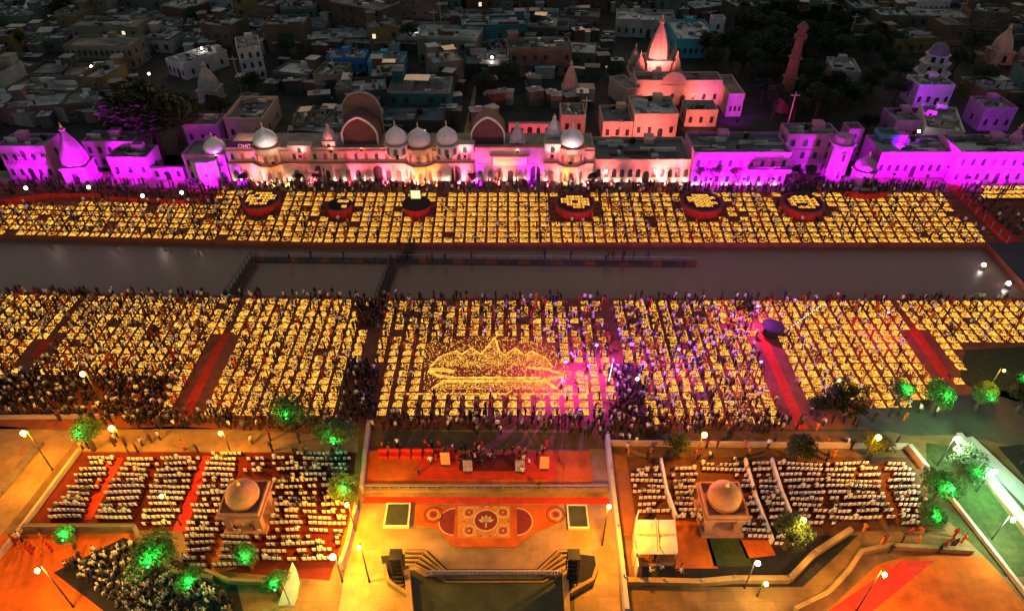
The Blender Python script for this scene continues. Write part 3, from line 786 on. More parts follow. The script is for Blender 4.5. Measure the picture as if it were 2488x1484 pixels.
tx = [XB(p) for p in TOW]; gx = [XB(p) for p in GATES]
x = x0+1.0; k = 0
while x < x1-.6:
    if not any(abs(x-a) < 2.7 for a in tx):
        if any(abs(x-a) < 1.3 for a in gx): pass
        else:
            opening(arc, x, -.003, 0, .95, 2.2, M['dark'] if k % 3 == 0 else M['maroonwall'], M['cream'], True, 'arch_niche')
        opening(arc, x, .347, HL+.55, .62, 1.15, M['maroonwall'] if k % 2 else M['glass'], M['cream'], True)
        cube_part('pilaster', arc, x+.78, x+1.0, -.16, -.002, 0, HL-.02, M['cream'])
    x += 1.78; k += 1
for a in gx: opening(arc, a, -.02, 0, 1.75, 3.1, M['dark'], M['cream'], True, 'archway')
for i, a in enumerate(tx):
    b = MB(); b.loft([(a, .6, 0, 2.55, 2.2), (a, .6, HL, 2.55, 2.2)], 8, rot=PI/8); b.build('bay', M['cream'], arc)
    b = MB(); b.loft([(a, .6, HL, 2.85, 2.5), (a, .6, HL+.2, 2.85, 2.5)], 8, rot=PI/8); b.build('cornice', M['brick'], arc)
    b = MB(); b.loft([(a, .6, HL+.2, 2.35, 2.05), (a, .6, HU+.9, 2.35, 2.05)], 8, rot=PI/8); b.build('bay', M['cream'], arc)
    b = MB(); b.loft([(a, .6, HU+.9, 2.75, 2.4), (a, .6, HU+1.1, 2.75, 2.4)], 8, rot=PI/8); b.build('cornice', M['brick'], arc)
    onion(arc, a, .6, HU+1.1, 2.0, 3.2)
    for da in (-1, 0, 1):
        for (zz, hh, ry, rx) in ((.02, 2.3, 2.2, 2.55), (HL+.6, 1.3, 2.05, 2.35)):
            th = -PI/2 + da*PI/4; ap = math.cos(PI/8)
            q = opening(arc, a+math.cos(th)*rx*ap, .6+math.sin(th)*ry*ap-.0, zz, .7, hh, M['maroonwall'], M['cream'], True)
            q.rotation_euler = (0, 0, th+PI/2)
# raised sign block
sx0, sx1 = XB(1156), XB(1318)
cube_part('sign_block', arc, sx0, sx1, -.35, .34, HL+.2, HU+.9, M['cream'])
cube_part('cornice', arc, sx0-.15, sx1+.15, -.5, .5, HU+.9, HU+1.1, M['brick'])
cube_part('sign_eave', arc, XB(1192), XB(1286), -.75, -.352, HL+1.66, HL+1.8, M['brick'])
fr = cube_part('sign_frame', arc, XB(1196), XB(1282), -.50, -.352, HL-.25, HL+1.65, M['brick'])
sb = cube_part('sign_board', arc, XB(1199), XB(1279), -.56, -.502, HL-.15, HL+1.45, M['signcream'])
for i in range(15):   # the unreadable yellow script of the photograph: strokes hanging from a head line
    xx = XB(1206)+i*(XB(1272)-XB(1206))/15
    b = MB(); hh = R.uniform(.3, .6); b.box(xx, xx+.07, -.585, -.563, HL+.95-hh, HL+.95); b.box(xx-.05, xx+.24, -.585, -.563, HL+.955, HL+1.03)
    if i % 2: b.box(xx+.075, xx+.2, -.585, -.563, HL+.95-hh, HL+1.0-hh)
    q = b.build('lettering', M['signink'], sb)
# small bright rooms on the roof, and the two white domed kiosks and purple one
def kiosk(px, pyb, label, r_, hd, zb=TOPZ+HU, base=1.9):
    p = G(px, pyb, zb); t_ = thing('domed_kiosk', p, label, 'kiosk')
    b = MB(); b.loft([(0,0,0,r_*1.12,r_*1.12),(0,0,base,r_*1.12,r_*1.12)], 8, rot=PI/8); b.build('drum', M['dome'], t_)
    b = MB(); b.loft([(0,0,base,r_*1.3,r_*1.3),(0,0,base+.15,r_*1.3,r_*1.3)], 8, rot=PI/8); b.build('cornice', M['whitewash'], t_)
    onion(t_, 0, 0, base+.15, r_, hd)
    for da in (-1, 0, 1):
        th = -PI/2+da*PI/4; rr = r_*1.12*math.cos(PI/8)
        q = opening(t_, math.cos(th)*rr, math.sin(th)*rr, .3, .6, 1.2, M['maroonwall'], M['whitewash'], True); q.rotation_euler = (0,0,th+PI/2)
    return t_
kiosk(966, 372, 'white onion-domed kiosk on the arcade roof, left of the purple-lit dome', 1.75, 3.0)
kiosk(1088, 372, 'white onion-domed kiosk on the arcade roof, right of the purple-lit dome', 1.75, 3.0)
def roof_room(px0, px1, pyb, h, d, label, zb=TOPZ+HU+.06):
    a, b_ = G(px0, pyb, zb), G(px1, pyb, zb); w_ = b_.x-a.x
    t_ = thing('roof_room', ((a.x+b_.x)/2, a.y+d/2, zb), label, 'room')
    cube_part('wall', t_, -w_/2, w_/2, -d/2, d/2, 0, h, M['whitewash'])
    cube_part('roof', t_, -w_/2-.15, w_/2+.15, -d/2-.15, d/2+.15, h, h+.12, M['cream'])
    opening(t_, 0, -d/2-.003, .02, .7, h*.75, M['dark'], M['whitewash'], True, 'doorway'); return t_
roof_room(702, 755, 372, 1.3, 1.5, 'low cream room on the arcade roof, right of the left dome')
roof_room(1108, 1152, 372, 1.5, 1.5, 'low cream room on the arcade roof beside the sign block')
roof_room(1322, 1362, 372, 1.6, 1.5, 'low cream room on the arcade roof, left of the right dome')
# two vaulted gate pavilions behind the roof
def vault(px0, px1, pyb, h, d, zb, label, hb=None):
    a, b_ = G(px0, pyb, zb), G(px1, pyb, zb); w_ = b_.x-a.x
    t_ = thing('vaulted_pavilion', ((a.x+b_.x)/2, a.y, zb), label, 'pavilion')
    def ogee(w2, h2, n2=14):
        r_ = w2/2; zs = h2*.42; out = [(-r_, 0), (-r_, zs)]
        for i in range(1, n2):
            x_ = -r_ + 2*r_*i/n2; u = abs(x_)/r_; out.append((x_, zs + (h2-zs)*(1-u**1.9)**.75*(.93+.07*(1-u)**3)))
        return out + [(r_, zs), (r_, 0)]
    P = ogee(w_*.94, h); Q = ogee(w_*.86, h*.95)
    b = MB(); n = len(P); b.add([(x, 0, z) for x, z in Q], [tuple(range(n))]); b.build('arch_panel', M['maroonwall'], t_)
    b = MB(); v = [(x,-.15,z) for x,z in P]+[(x,-.15,z) for x,z in Q]+[(x,.2,z) for x,z in P]+[(x,.2,z) for x,z in Q]; f = []
    Q2 = [(x*1.07, z*1.03) for x, z in Q]
    v = [(x,-.3,z) for x,z in P]+[(x,-.3,z) for x,z in Q]+[(x,.1,z) for x,z in P]+[(x,.1,z) for x,z in Q]
    for i in range(n-1): f += [(n+i,n+i+1,i+1,i),(i,i+1,2*n+i+1,2*n+i),(n+i,3*n+i,3*n+i+1,n+i+1)]
    b.add(v, f); b.build('arch_moulding', M['dome'], t_)
    b = MB(); b.add([(x,.12,z) for x,z in P]+[(x,d,z) for x,z in P], [(i,i+1,n+i+1,n+i) for i in range(n-1)]+[tuple(range(n))]); b.build('vault', M['maroonwall'], t_)
    if hb:
        P3 = arch_pts(w_*1.0, hb, 12, False); n = len(P3)
        b = MB(); v = [(x,d,z) for x,z in P3]+[(x,d+.9,z) for x,z in P3]
        b.add(v, [tuple(range(n)), tuple(range(n,2*n))[::-1]]+[(i,n+i,n+i+1,i+1) for i in range(n-1)]); b.build('rear_gable', M['browngable'], t_)
        b = MB(); P4 = [(x*1.03, z*1.02) for x, z in P3]
        v = [(x,d-.12,z) for x,z in P4]+[(x,d-.12,z) for x,z in P3]+[(x,d+.1,z) for x,z in P4]
        f = []
        for i in range(n-1): f += [(n+i,n+i+1,i+1,i),(i,i+1,2*n+i+1,2*n+i)]
        b.add(v, f); b.build('gable_moulding', M['sandstone'], t_)
    return t_
vault(830, 924, 350, 5.0, 4.2, TOPZ+HU+.07, 'tall vaulted gate pavilion with maroon arch and high rounded rear gable', 7.6)
vt = vault(1142, 1230, 350, 5.0, 4.0, TOPZ+HU+.07, 'vaulted gate pavilion with maroon pointed arch in a square frame')
EX.append((x0-1, x1+1, YB-2, YB+11.5))
# spires on or behind the arcade
shikhara('temple_spire', 'small floodlit pink spire on the arcade roof, left of the tall vault', 804, 356, 2.2, 4.4, TOPZ+HU+.06, M['whitewash'])
shikhara('temple_spire', 'small floodlit pink spire on the arcade roof, right of the maroon arch', 1257, 354, 2.4, 4.4, TOPZ+HU+.06, M['whitewash'])
shikhara('temple_spire', 'larger pale pink spire behind the arcade, left of the right dome', 1345, 346, 2.8, 5.2, TOPZ+HU+.06, M['whitewash'])

# ---------------------------------------------------------------- buildings left of the arcade
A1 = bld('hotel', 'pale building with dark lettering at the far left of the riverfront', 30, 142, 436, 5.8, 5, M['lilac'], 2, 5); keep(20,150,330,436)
def lettering(parent, text, x, y, z, size, m, name='lettering', ext=.03):
    c = bpy.data.curves.new(name, 'FONT'); c.body = text; c.size = size; c.extrude = ext; c.align_x = 'CENTER'; c.space_character = 1.0
    c.materials.append(m); tmp = bpy.data.objects.new('t', c); col.objects.link(tmp)
    mm = bpy.data.meshes.new_from_object(tmp.evaluated_get(bpy.context.evaluated_depsgraph_get())); bpy.data.objects.remove(tmp)
    o = ob(name, mm, parent); o.location = (x, y, z); o.rotation_euler = (PI/2, 0, 0); return o
w1 = abs(G(142,436,TOPZ).x-G(30,436,TOPZ).x)
lettering(A1, 'BANSALI', -.3, -3.56, 3.6, 1.25, M['ink'])
shikhara('temple_tower', 'tall magenta-lit temple tower on the left terrace', 205, 441, 4.0, 11.0, TOPZ, M['lilac'], rz=.1, cat='temple')
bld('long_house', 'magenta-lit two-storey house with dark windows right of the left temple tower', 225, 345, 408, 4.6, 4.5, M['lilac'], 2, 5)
keep(150,350,330,441)
bld('box_house', 'low magenta-lit box house with one small window by the big dark tree', 278, 372, 432, 3.4, 5, M['lilac'], 1, 3, door=False)
bld('boundary_wall', 'low purple-lit wall between the box house and the domed pavilion', 374, 452, 437, 2.2, 1.0, M['lilac'], 1, 3, par=0, extras=False, cat='wall')
keep(270,560,340,437)
pv = bld('left_pavilion', 'purple-lit pavilion with a projecting bay at the left end of the arcade', 462, 562, 441, 4.6, 6, M['lilac'], 2, 4)
b = MB(); b.loft([(0,-3.0,0,2.4,1.8),(0,-3.0,4.4,2.4,1.8)], 8, rot=PI/8); b.build('bay', M['whitewash'], pv)
p = G(525, 372, TOPZ+4.7); pvd = thing('roof_dome', (p.x, p.y, TOPZ+4.66), 'pink and purple lit dome on the left pavilion roof', 'dome')
b = MB(); b.loft([(0,0,0,1.9,1.9),(0,0,.5,1.9,1.9)], 8, rot=PI/8); b.build('drum', M['whitewash'], pvd); onion(pvd, 0, 0, .5, 1.8, 2.6)
bld('purple_house', 'plain purple-lit house behind the left pavilion', 458, 542, 352, 3.6, 5, M['lilac'], 1, 3, door=False, extras=False)
g1 = bld('slab_roof_house', 'salmon-fronted house with broad dark roof behind the left domes', 556, 650, 340, 3.6, 11, M['pinkwash'], 1, 3, roof=MR[3], door=False, extras=False, par=.9)
cube_part('balcony', g1, -1.6, 2.2, -6.3, -5.51, 1.6, 2.6, M['pinkwash'])
bn = thing('banner', G(605, 366, TOPZ+HU+.06), 'black banner board with pale lettering on the arcade roof', 'banner')
cube_part('board', bn, -3.6, 3.2, 0, .12, .2, 1.7, M['black']); lettering(bn, 'OHITCA', .1, -.02, .55, .95, M['canvas'])
for xx in (-3, 0, 2.6): cube_part('post', bn, xx, xx+.1, .121, .25, 0, 1.6, M['darkmetal'])
keep(440,690,255,352)

# ---------------------------------------------------------------- buildings right of the arcade
bld('pink_wall_house', 'long pink single-storey building right of the arcade', 1442, 1672, 444, 3.9, 9, M['pinkwash'], 1, 12, roof=MR[3], wh=1.6, ww=.8)
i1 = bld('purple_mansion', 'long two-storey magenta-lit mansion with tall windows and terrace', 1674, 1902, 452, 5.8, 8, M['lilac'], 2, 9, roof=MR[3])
cube_part('balcony', i1, 1.0, 8.2, -5.4, -4.51, 3.1, 3.3, M['lilac'])
ring(i1, 7.4, 1.2, 3.3, .6, M['lilac'], .1, 'balcony_rail').location = (4.6, -4.95, 0)
lettering(i1, 'ShrimBaldh', 3.9, -4.56, 4.6, 1.2, M['ink'])
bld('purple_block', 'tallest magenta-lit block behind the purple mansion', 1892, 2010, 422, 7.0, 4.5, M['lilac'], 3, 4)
tw = thing('round_tower', G(2018, 440, TOPZ), 'magenta-lit octagonal corner tower right of the purple block', 'tower')
b = MB(); b.loft([(0,0,0,1.9,1.9),(0,0,7.2,1.8,1.8)], 8, rot=PI/8); b.build('shaft', M['lilac'], tw)
b = MB(); b.loft([(0,0,7.2,2.2,2.2),(0,0,7.5,2.2,2.2)], 8, rot=PI/8); b.build('cornice', M['lilac'], tw)
b = MB(); b.loft([(0,0,7.5,1.6,1.6),(0,0,8.6,1.5,1.5)], 8, rot=PI/8); b.build('lantern', M['lilac'], tw)
for zz in (1.5, 4.6): opening(tw, 0, -1.78, zz, .7, 1.4, M['dark'], M['whitewash'])
sh = thing('domed_shrine', G(2088, 450, TOPZ), 'small brilliant magenta domed shrine at the terrace edge on the right', 'shrine')
cube_part('plinth', sh, -2.1, 2.1, -2.1, 2.1, 0, .5, M['whitewash'])
b = MB(); b.loft([(0,0,.5,1.9,1.9),(0,0,3.0,1.9,1.9)], 8, rot=PI/8); b.build('drum', M['lilac'], sh)
b = MB(); b.loft([(0,0,3.0,2.2,2.2),(0,0,3.2,2.2,2.2)], 8, rot=PI/8); b.build('cornice', M['lilac'], sh)
onion(sh, 0, 0, 3.2, 1.7, 2.4, M['lilac']); opening(sh, 0, -1.78, .5, 1.0, 2.0, M['bulb_white'] if False else M['dark'], M['lilac'], True, 'doorway')
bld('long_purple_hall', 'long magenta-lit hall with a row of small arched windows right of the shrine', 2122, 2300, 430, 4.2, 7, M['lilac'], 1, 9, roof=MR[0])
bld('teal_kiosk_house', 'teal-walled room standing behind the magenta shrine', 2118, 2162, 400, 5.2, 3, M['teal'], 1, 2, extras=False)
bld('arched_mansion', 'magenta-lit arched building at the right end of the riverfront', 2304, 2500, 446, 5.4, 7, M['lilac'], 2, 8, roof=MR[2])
shikhara('temple_spire', 'pale purple spire on the right end of the riverfront', 2432, 412, 3.2, 9.0, TOPZ, M['lilac'])
bld('white_purple_house', 'pale purple house with two dark windows behind the long hall', 2160, 2222, 345, 3.8, 6, M['lilac'], 1, 3, win='dark', door=False)
bld('sloped_hall', 'purple-grey long roofed hall behind the right end buildings', 2262, 2345, 372, 4.0, 12, M['whitewash'], 1, 4, rz=-.35, roof=MR[4])
bld('small_purple_tower', 'small purple box tower behind the octagonal tower', 2040, 2075, 390, 5.6, 3, M['lilac'], 3, 1, extras=False)
bld('purple_box', 'purple-lit box house far right in the town', 2372, 2448, 318, 4.2, 6, M['lilac'], 1, 3, door=False)
keep(1440,2500,345,452); keep(2150,2460,265,345); keep(2020,2090,300,400)

# ---------------------------------------------------------------- pink temples and palace
PK = [(1590,186,5.6,14.5,'tall pink main temple spire rising behind the pink palace'), ]
mt = shikhara('main_temple', 'tall pink main temple spire rising behind the pink palace', 1592, 186, 5.4, 14.0, TOPZ, M['pinkwash'], cat='temple')
for dx, dy, lab in ((-4.2,-1.6,''),(4.2,-1.6,''),(-4.6,3.6,''),(4.6,3.6,'')):
    shikhara('corner_spire', '', 0, 0, 2.5, 6.6, TOPZ, M['pinkwash'], loc=(dx, dy, 0), parent=mt)
cube_part('terrace', mt, -6.2, 6.2, -4.6, 5.6, 0, .6, M['pinkwash'])
keep(1525,1655,90,190)
t2 = shikhara('small_temple', 'small pink spire temple with flat room left of the palace', 1384, 240, 3.4, 8.6, TOPZ, M['pinkwash'], cat='temple')
cube_part('porch', t2, 1.9, 5.2, -2.2, 1.2, 0, 3.0, M['pinkwash']); opening(t2, 3.6, -2.203, .02, .8, 1.6, M['dark'], M['pinkwash'], True, 'doorway')
keep(1350,1420,190,242)
pal = bld('pink_palace', 'pink palace range with a curved central gable above the courtyard', 1540, 1745, 256, 4.6, 5, M['pinkwash'], 1, 8, roof=MR[3], par=.9)
wp = abs(G(1745,256,TOPZ).x-G(1540,256,TOPZ).x)
b = MB(); P = arch_pts(5.4, 2.6, 12, False); n = len(P); b.add([(x-1.2,-2.6,z+4.6) for x,z in P]+[(x-1.2,-2.2,z+4.6) for x,z in P], [tuple(range(n)), tuple(range(n,2*n))[::-1]]+[(i,n+i,n+i+1,i+1) for i in range(n-1)])
b.build('gable', M['pinkwash'], pal)
cube_part('side_wing', pal, wp/2+.01, wp/2+3.2, -8.5, 2.5, 0, 4.2, M['pinkwash'])
cube_part('wing_roof', pal, wp/2+.3, wp/2+2.9, -8.2, 2.2, 4.2, 4.26, MR[4])
ring(pal, 3.26, 11.06, 4.1, .8, M['pinkwash'], .2, 'wing_parapet').location = (wp/2+1.61, -3, 0)
for q in range(3): opening(pal, wp/2+.8+q*.9, -8.503, 1.2, .5, 1.1, M['dark'], M['pinkwash'])
bld('pink_wing_house', 'narrow angled pink house left of the palace', 1500, 1540, 262, 3.6, 8, M['pinkwash'], 1, 2, rz=.35, extras=False)
bld('pink_house', 'pink flat-roofed house with two windows in front of the palace', 1662, 1738, 308, 3.0, 5, M['pinkwash'], 1, 3, win='dark', door=False, extras=False)
bld('pink_townhouse', 'large pink flat-roofed house below and left of the palace', 1536, 1640, 338, 4.6, 9, M['pinkwash'], 1, 4, win='dark', roof=MR[2])
bld('pink_annex', 'lower pink annex left of the large pink house', 1462, 1534, 340, 3.2, 8, M['pinkwash'], 1, 3, win='dark', roof=MR[3], door=False)
bld('tan_house', 'small pink-fronted house with two dark windows behind the right dome', 1362, 1420, 326, 3.4, 6, M['pinkwash'], 1, 2, win='dark', door=False, extras=False)
bld('court_wall', 'long bright pink wall behind the maroon arch', 1236, 1338, 334, 2.8, 1.0, M['pinkwash'], 1, 5, par=0, extras=False, cat='wall')
keep(1455,1790,195,345); keep(1230,1425,270,345)
# other town landmarks
shikhara('grey_temple', 'grey stone temple spire in the left part of the town', 517, 243, 4.2, 8.6, TOPZ, M['sandstone'], cat='temple'); keep(485,550,190,245)
shikhara('far_temple', 'pale conical temple spire at the far top left', 98, 72, 5.5, 9.0, TOPZ, M['dome'], cat='temple'); keep(70,125,35,75)
shikhara('far_right_temple', 'dusky pink temple spire at the far top right', 2420, 150, 4.6, 9.0, TOPZ, M['pinkwash'], cat='temple'); keep(2385,2455,100,150)
sl = thing('slender_tower', G(1900, 268, TOPZ), 'slender dusky purple tower rising out of the dark trees', 'tower')
b = MB(); b.loft([(0,0,0,1.9,1.9),(0,0,1,1.5,1.5),(0,0,15,.8,.8)], 8, rot=PI/8); b.build('shaft', M['maroonwall'], sl)
b = MB(); b.lathe([(1.3,15),(1.35,15.5),(1.0,15.6),(.9,16.8),(1.2,16.9),(.7,17.6),(.1,18.2)], 8); b.build('lantern', M['maroonwall'], sl)
for zz in (3, 7, 11): cube_part('band', sl, -1.55+zz*.04, 1.55-zz*.04, -1.55+zz*.04, 1.55-zz*.04, zz, zz+.25, M['maroonwall'])
tt = thing('tiered_tower', G(2252, 205, TOPZ), 'dark-topped tiered tower glowing purple on the right of the town', 'tower')
for k, (r_, z0_, z1_) in enumerate(((3.6,0,2.8),(3.0,2.8,5.0),(2.4,5.0,6.8))):
    b = MB(); b.loft([(0,0,z0_,r_,r_),(0,0,z1_,r_*.97,r_*.97)], 8, rot=PI/8); b.build('tier', M['whitewash'], tt)
    b = MB(); b.loft([(0,0,z1_,r_*1.12,r_*1.12),(0,0,z1_+.2,r_*1.12,r_*1.12)], 8, rot=PI/8); b.build('cornice', M['whitewash'], tt)
    for da in (-1,0,1):
        th = -PI/2+da*PI/4; q = opening(tt, math.cos(th)*r_*.925, math.sin(th)*r_*.925, z0_+.5, .9, 1.4, M['dark'], M['whitewash']); q.rotation_euler = (0,0,th+PI/2)
b = MB(); b.lathe([(2.1,7.0),(2.1,7.5),(1.8,8.4),(1.1,9.1),(.2,9.5)], 10); b.build('dome', MR[3], tt)
keep(2200,2305,130,210)
bld('purple_ledge_house', 'house with a bright purple roof edge below the tiered tower', 2215, 2300, 262, 4.4, 6, M['whitewash'], 1, 4, rz=0); keep(2200,2310,215,265)
bld('blue_house', 'small blue-walled house in the middle of the town', 797, 890, 176, 2.9, 6, M['blue'], 1, 4, roof=MR[0], door=False); keep(790,895,150,178)
bld('cyan_house', 'bright cyan-walled house with four dark windows in the middle of the town', 897, 984, 188, 3.0, 7, M['cyan'], 1, 4, win='dark', roof=MR[0], door=False); keep(892,990,155,190)
bh = bld('teal_hall', 'large teal school-like hall with a broad grey roof near the pink spire', 1640, 1738, 142, 4.2, 16, M['cyan'], 1, 7, roof=MR[2], door=False); keep(1630,1760,60,142)
bld('long_grey_hall', 'long grey-roofed hall behind the pink spire at the top', 1500, 1640, 92, 4.0, 10, MW[3], 1, 8, roof=MR[2], rz=-.12); keep(1490,1645,52,95)
bld('white_block', 'square white water-tower block right of the teal hall', 1722, 1752, 108, 6.0, 3, M['whitewash'], 2, 1, extras=False)
bld('row_house', 'long tan house with a row of many windows and pale end wall, upper left', 175, 335, 168, 5.0, 8, MW[2], 2, 12, roof=MR[4]); keep(165,355,130,170)
bld('white_end_house', 'tall narrow whitewashed house with small windows left of centre', 578, 632, 196, 6.8, 9, M['whitewash'], 3, 3, rz=.35, roof=MR[0]); keep(565,650,140,200)
bld('white_annex', 'long low white-walled house sloping away in the upper left', 430, 500, 192, 3.2, 12, M['whitewash'], 1, 4, rz=-.6, roof=MR[0]); keep(415,530,140,195)
bld('grey_columned_house', 'grey flat house with a columned front among the dark trees', 2022, 2085, 222, 4.0, 9, MW[3], 1, 5, roof=MR[2], rz=-.2); keep(2005,2100,160,225)
bld('white_roof_block', 'whitewashed two-storey block at the top right', 2215, 2290, 62, 6.0, 8, M['whitewash'], 2, 6, roof=MR[2]); keep(2205,2300,25,65)

# ---------------------------------------------------------------- old town: one house at a time
NUMS = ['one','two','three','four']
LANE = (G(1132,330,TOPZ), G(1156,200,TOPZ))
def woods(px, py):
    return inpoly(px, py, [(1790,150),(1700,60),(1900,50),(2080,100),(2190,120),(2200,250),(2110,300),(1990,320),(1800,285)]) or inpoly(px, py, [(300,230),(470,225),(470,350),(300,340)]) \
        or inpoly(px, py, [(1650,140),(1800,140),(1860,240),(1790,285),(1780,190),(1660,190)])
shared = {}
def box_mesh(m):
    if m.name not in shared:
        b = MB(); b.box(-.5,.5,-.5,.5,0,1); shared[m.name] = me('block', b.v, b.f, [m])
    return shared[m.name]
def sb_(name, parent, x, y, z, w_, d_, h, m):
    o = bpy.data.objects.new(name, box_mesh(m)); col.objects.link(o); o.parent = parent; o.location = (x, y, z); o.scale = (w_, d_, h); return o
b = MB(); b.lathe([(.5,0),(.55,.1),(.55,.8),(.45,1.0),(.15,1.1)], 8); TANK = me('water_tank', b.v, b.f, [M['tank']])
b.v and None
TANKW = me('water_tank', b.v, b.f, [M['tin']])
def winmesh(frame, pane):
    b = MB(); w_, h = .8, 1.1
    b.box(-w_/2-.08, w_/2+.08, -.08, 0, -.08, 0, 0); b.box(-w_/2-.08, w_/2+.08, -.16, 0, h, h+.09, 0)
    b.box(-w_/2-.08, -w_/2, -.07, 0, 0, h, 0); b.box(w_/2, w_/2+.08, -.07, 0, 0, h, 0)
    b.box(-.03, .03, -.04, 0, 0, h, 0)
    f = me('window', b.v, b.f, [frame]); p = MB(); p.add([(-w_/2,-.02,0),(w_/2,-.02,0),(w_/2,-.02,h),(-w_/2,-.02,h)], [(0,1,2,3)])
    return f, me('pane', p.v, p.f, [pane])
WM = [winmesh(MW[3], M['dark']), winmesh(MW[1], M['glass']), winmesh(MW[3], M['window_lit'])]
rowY = []; y = 120.5
while y < 275: rowY.append(y); y += R.uniform(8.3, 9.6)
nh = 0
for ri, yr in enumerate(rowY):
    half = (yr*CP + 58*SP)*1244/1659 + 12
    x = -half + R.uniform(0, 4); idx = 0
    while x < half:
        w_ = R.choice([6,7,8,9,10,12,14,16]); w_ = w_*R.uniform(.9,1.1); d_ = R.uniform(7.2, 8.8)
        cx, cy = x + w_/2, yr + R.uniform(-1.2, 1.2)
        x += w_ + R.choice([.15,.2,.3,.5,.9,2.0])
        if any(cx+w_/2 > e[0] and cx-w_/2 < e[1] and cy+d_/2 > e[2] and cy-d_/2 < e[3] for e in EX): continue
        px, py = proj(cx, cy, TOPZ)
        if not (-90 < px < 2580) or py < -25: continue
        if woods(px, py-10): continue
        lx = LANE[0].x + (LANE[1].x-LANE[0].x)*(cy-LANE[0].y)/(LANE[1].y-LANE[0].y)
        if cy < LANE[1].y+4 and abs(cx-lx) < w_/2+.9: continue
        idx += 1; nh += 1
        st = R.choice([1,1,1,2]) if ri < 3 else R.choice([1,1,1,2,2,3] if ri > 6 else [1,1,1,2,2])
        if ri < 1: st = 1
        h = st*2.9 + R.uniform(-.2,.5); wi = R.choice([0,0,0,1,1,2,2,3,4,5,5,6,7,8]) if R.random() > .02 else 9
        mw = MW[wi]; mr = R.choice(MR)
        t_ = empty('town_house', (cx, cy, TOPZ), R.gauss(0, .16))
        sb_('wall', t_, 0, 0, 0, w_, d_, h, mw)
        sb_('roof', t_, 0, 0, h, w_-.36, d_-.36, .06, mr)
        ph = R.uniform(.35, 1.0); ring(t_, w_+.04, d_+.04, h-.1, ph, mw if R.random() < .7 else R.choice(MW[:4]), .18)
        feats = []
        if w_ > 6 and R.random() < .55:
            sx = R.choice((-1,1))*(w_/2-1.4); q = sb_('stair_head', t_, sx, d_/2-1.5, h+.06, 2.2, 2.4, 2.2, mw); feats.append('roof stair room')
            sb_('stair_roof', t_, sx, d_/2-1.5, h+2.26, 2.6, 2.8, .12, mr)
        if R.random() < .5:
            q = ob('water_tank', TANK if R.random() < .6 else TANKW, t_); q.location = (R.uniform(-.3,.3)*w_, R.uniform(-.2,.3)*d_, h+.06); feats.append('black water tank' if q.data is TANK else 'grey water tank')
        if R.random() < .30:
            mm = R.choice([M['tin'], M['tin'], MR[4], M['bluetarp']]); q = sb_('lean_to_roof', t_, R.uniform(-.2,.2)*w_, R.uniform(-.2,.1)*d_, h+R.uniform(1.6,2.2), w_*.4, d_*.45, .08, mm)
            q.rotation_euler = (R.uniform(-.12,.12), R.uniform(-.06,.06), 0); feats.append('blue sheet roof' if mm is M['bluetarp'] else 'tin lean-to')
            for sx_ in (-1,1):
                for sy_ in (-1,1): sb_('post', t_, q.location.x+sx_*w_*.17, q.location.y+sy_*d_*.19, h+.06, .1, .1, q.location.z-h-.12, M['darkmetal'])
        if R.random() < .35:
            q = sb_('partition_wall', t_, R.uniform(-.2,.2)*w_, 0, h+.06, .16, d_-.5, R.uniform(.5,1.2), mw); 
        q = ob('roof_clutter', R.choice(CLUT), t_); q.location = (0, 0, h+.06); q.scale = ((w_-.6), (d_-.6), 1); q['kind'] = 'stuff'
        wv = R.choice((0,0,1,1,1))
        nwin = max(1, int(w_/2.4))
        if proj(cx, cy, TOPZ)[1] > 10:
            for s_ in range(st):
                for c_ in range(nwin):
                    if R.random() < .2: continue
                    lit = R.random() < .03
                    f_, p_ = WM[2 if lit else wv]
                    q = ob('window', f_, t_); q.location = (-w_/2+(c_+.5)*w_/nwin, -d_/2-.004, .9+s_*2.9); ob('pane', p_, q)
            sb_('door', t_, R.uniform(-.3,.3)*w_, -d_/2-.04, 0, .95, .07, 2.0, M['bluetarp'] if R.random() < .2 else M['trunk'])
            if st > 1 and R.random() < .4: sb_('balcony', t_, 0, -d_/2-.45, 2.75, w_*.7, .88, .12, mr)
        ft = feats[0] if feats else 'bare flat roof'
        tag(t_, f"{WALLS[wi][0]} {NUMS[st-1]}-storey house, {ft}, {ordn(idx)} from left in {ordn(ri+1)} town row", 'house', 'flat-roofed houses of the old town')
print('HOUSES', nh)
b = MB(); TH = [o.location.copy() for o in col.objects if o.name.startswith('town_house')]
for _ in range(2600):
    y_ = R.uniform(119, 235); hw = (y_*CP+58*SP)*1244/1659+4; x_ = R.uniform(-hw, hw)
    px, py = proj(x_, y_, TOPZ)
    if woods(px, py-10) or any(x_ > e[0]-1 and x_ < e[1]+1 and y_ > e[2]-1 and y_ < e[3]+1 for e in EX): continue
    if abs(y_-min(rowY, key=lambda q: abs(q-y_))) < 2.6: continue
    lx = LANE[0].x + (LANE[1].x-LANE[0].x)*(y_-LANE[0].y)/(LANE[1].y-LANE[0].y)
    if y_ < LANE[1].y+4 and abs(x_-lx) < 2.2: continue
    w2, d2, h2 = R.uniform(.8,2.4), R.uniform(.5,1.3), R.uniform(1.6,3.6); k = R.choice((0,1,2,3,4,5)); Mt = Matrix.Translation((x_,y_,TOPZ)) @ Matrix.Rotation(R.gauss(0,.2), 4, 'Z')
    b.box(-w2,w2,-d2,d2,0,h2,k,Mt); b.box(-w2-.15,w2+.15,-d2-.15,d2+.15,h2,h2+.08,R.choice((6,6,7,8,9)),Mt)
    if R.random() < .5: b.box(-w2*.5,w2*.1,-d2*.4,d2*.3,h2+.08,h2+.6,R.choice((2,7,8)),Mt)
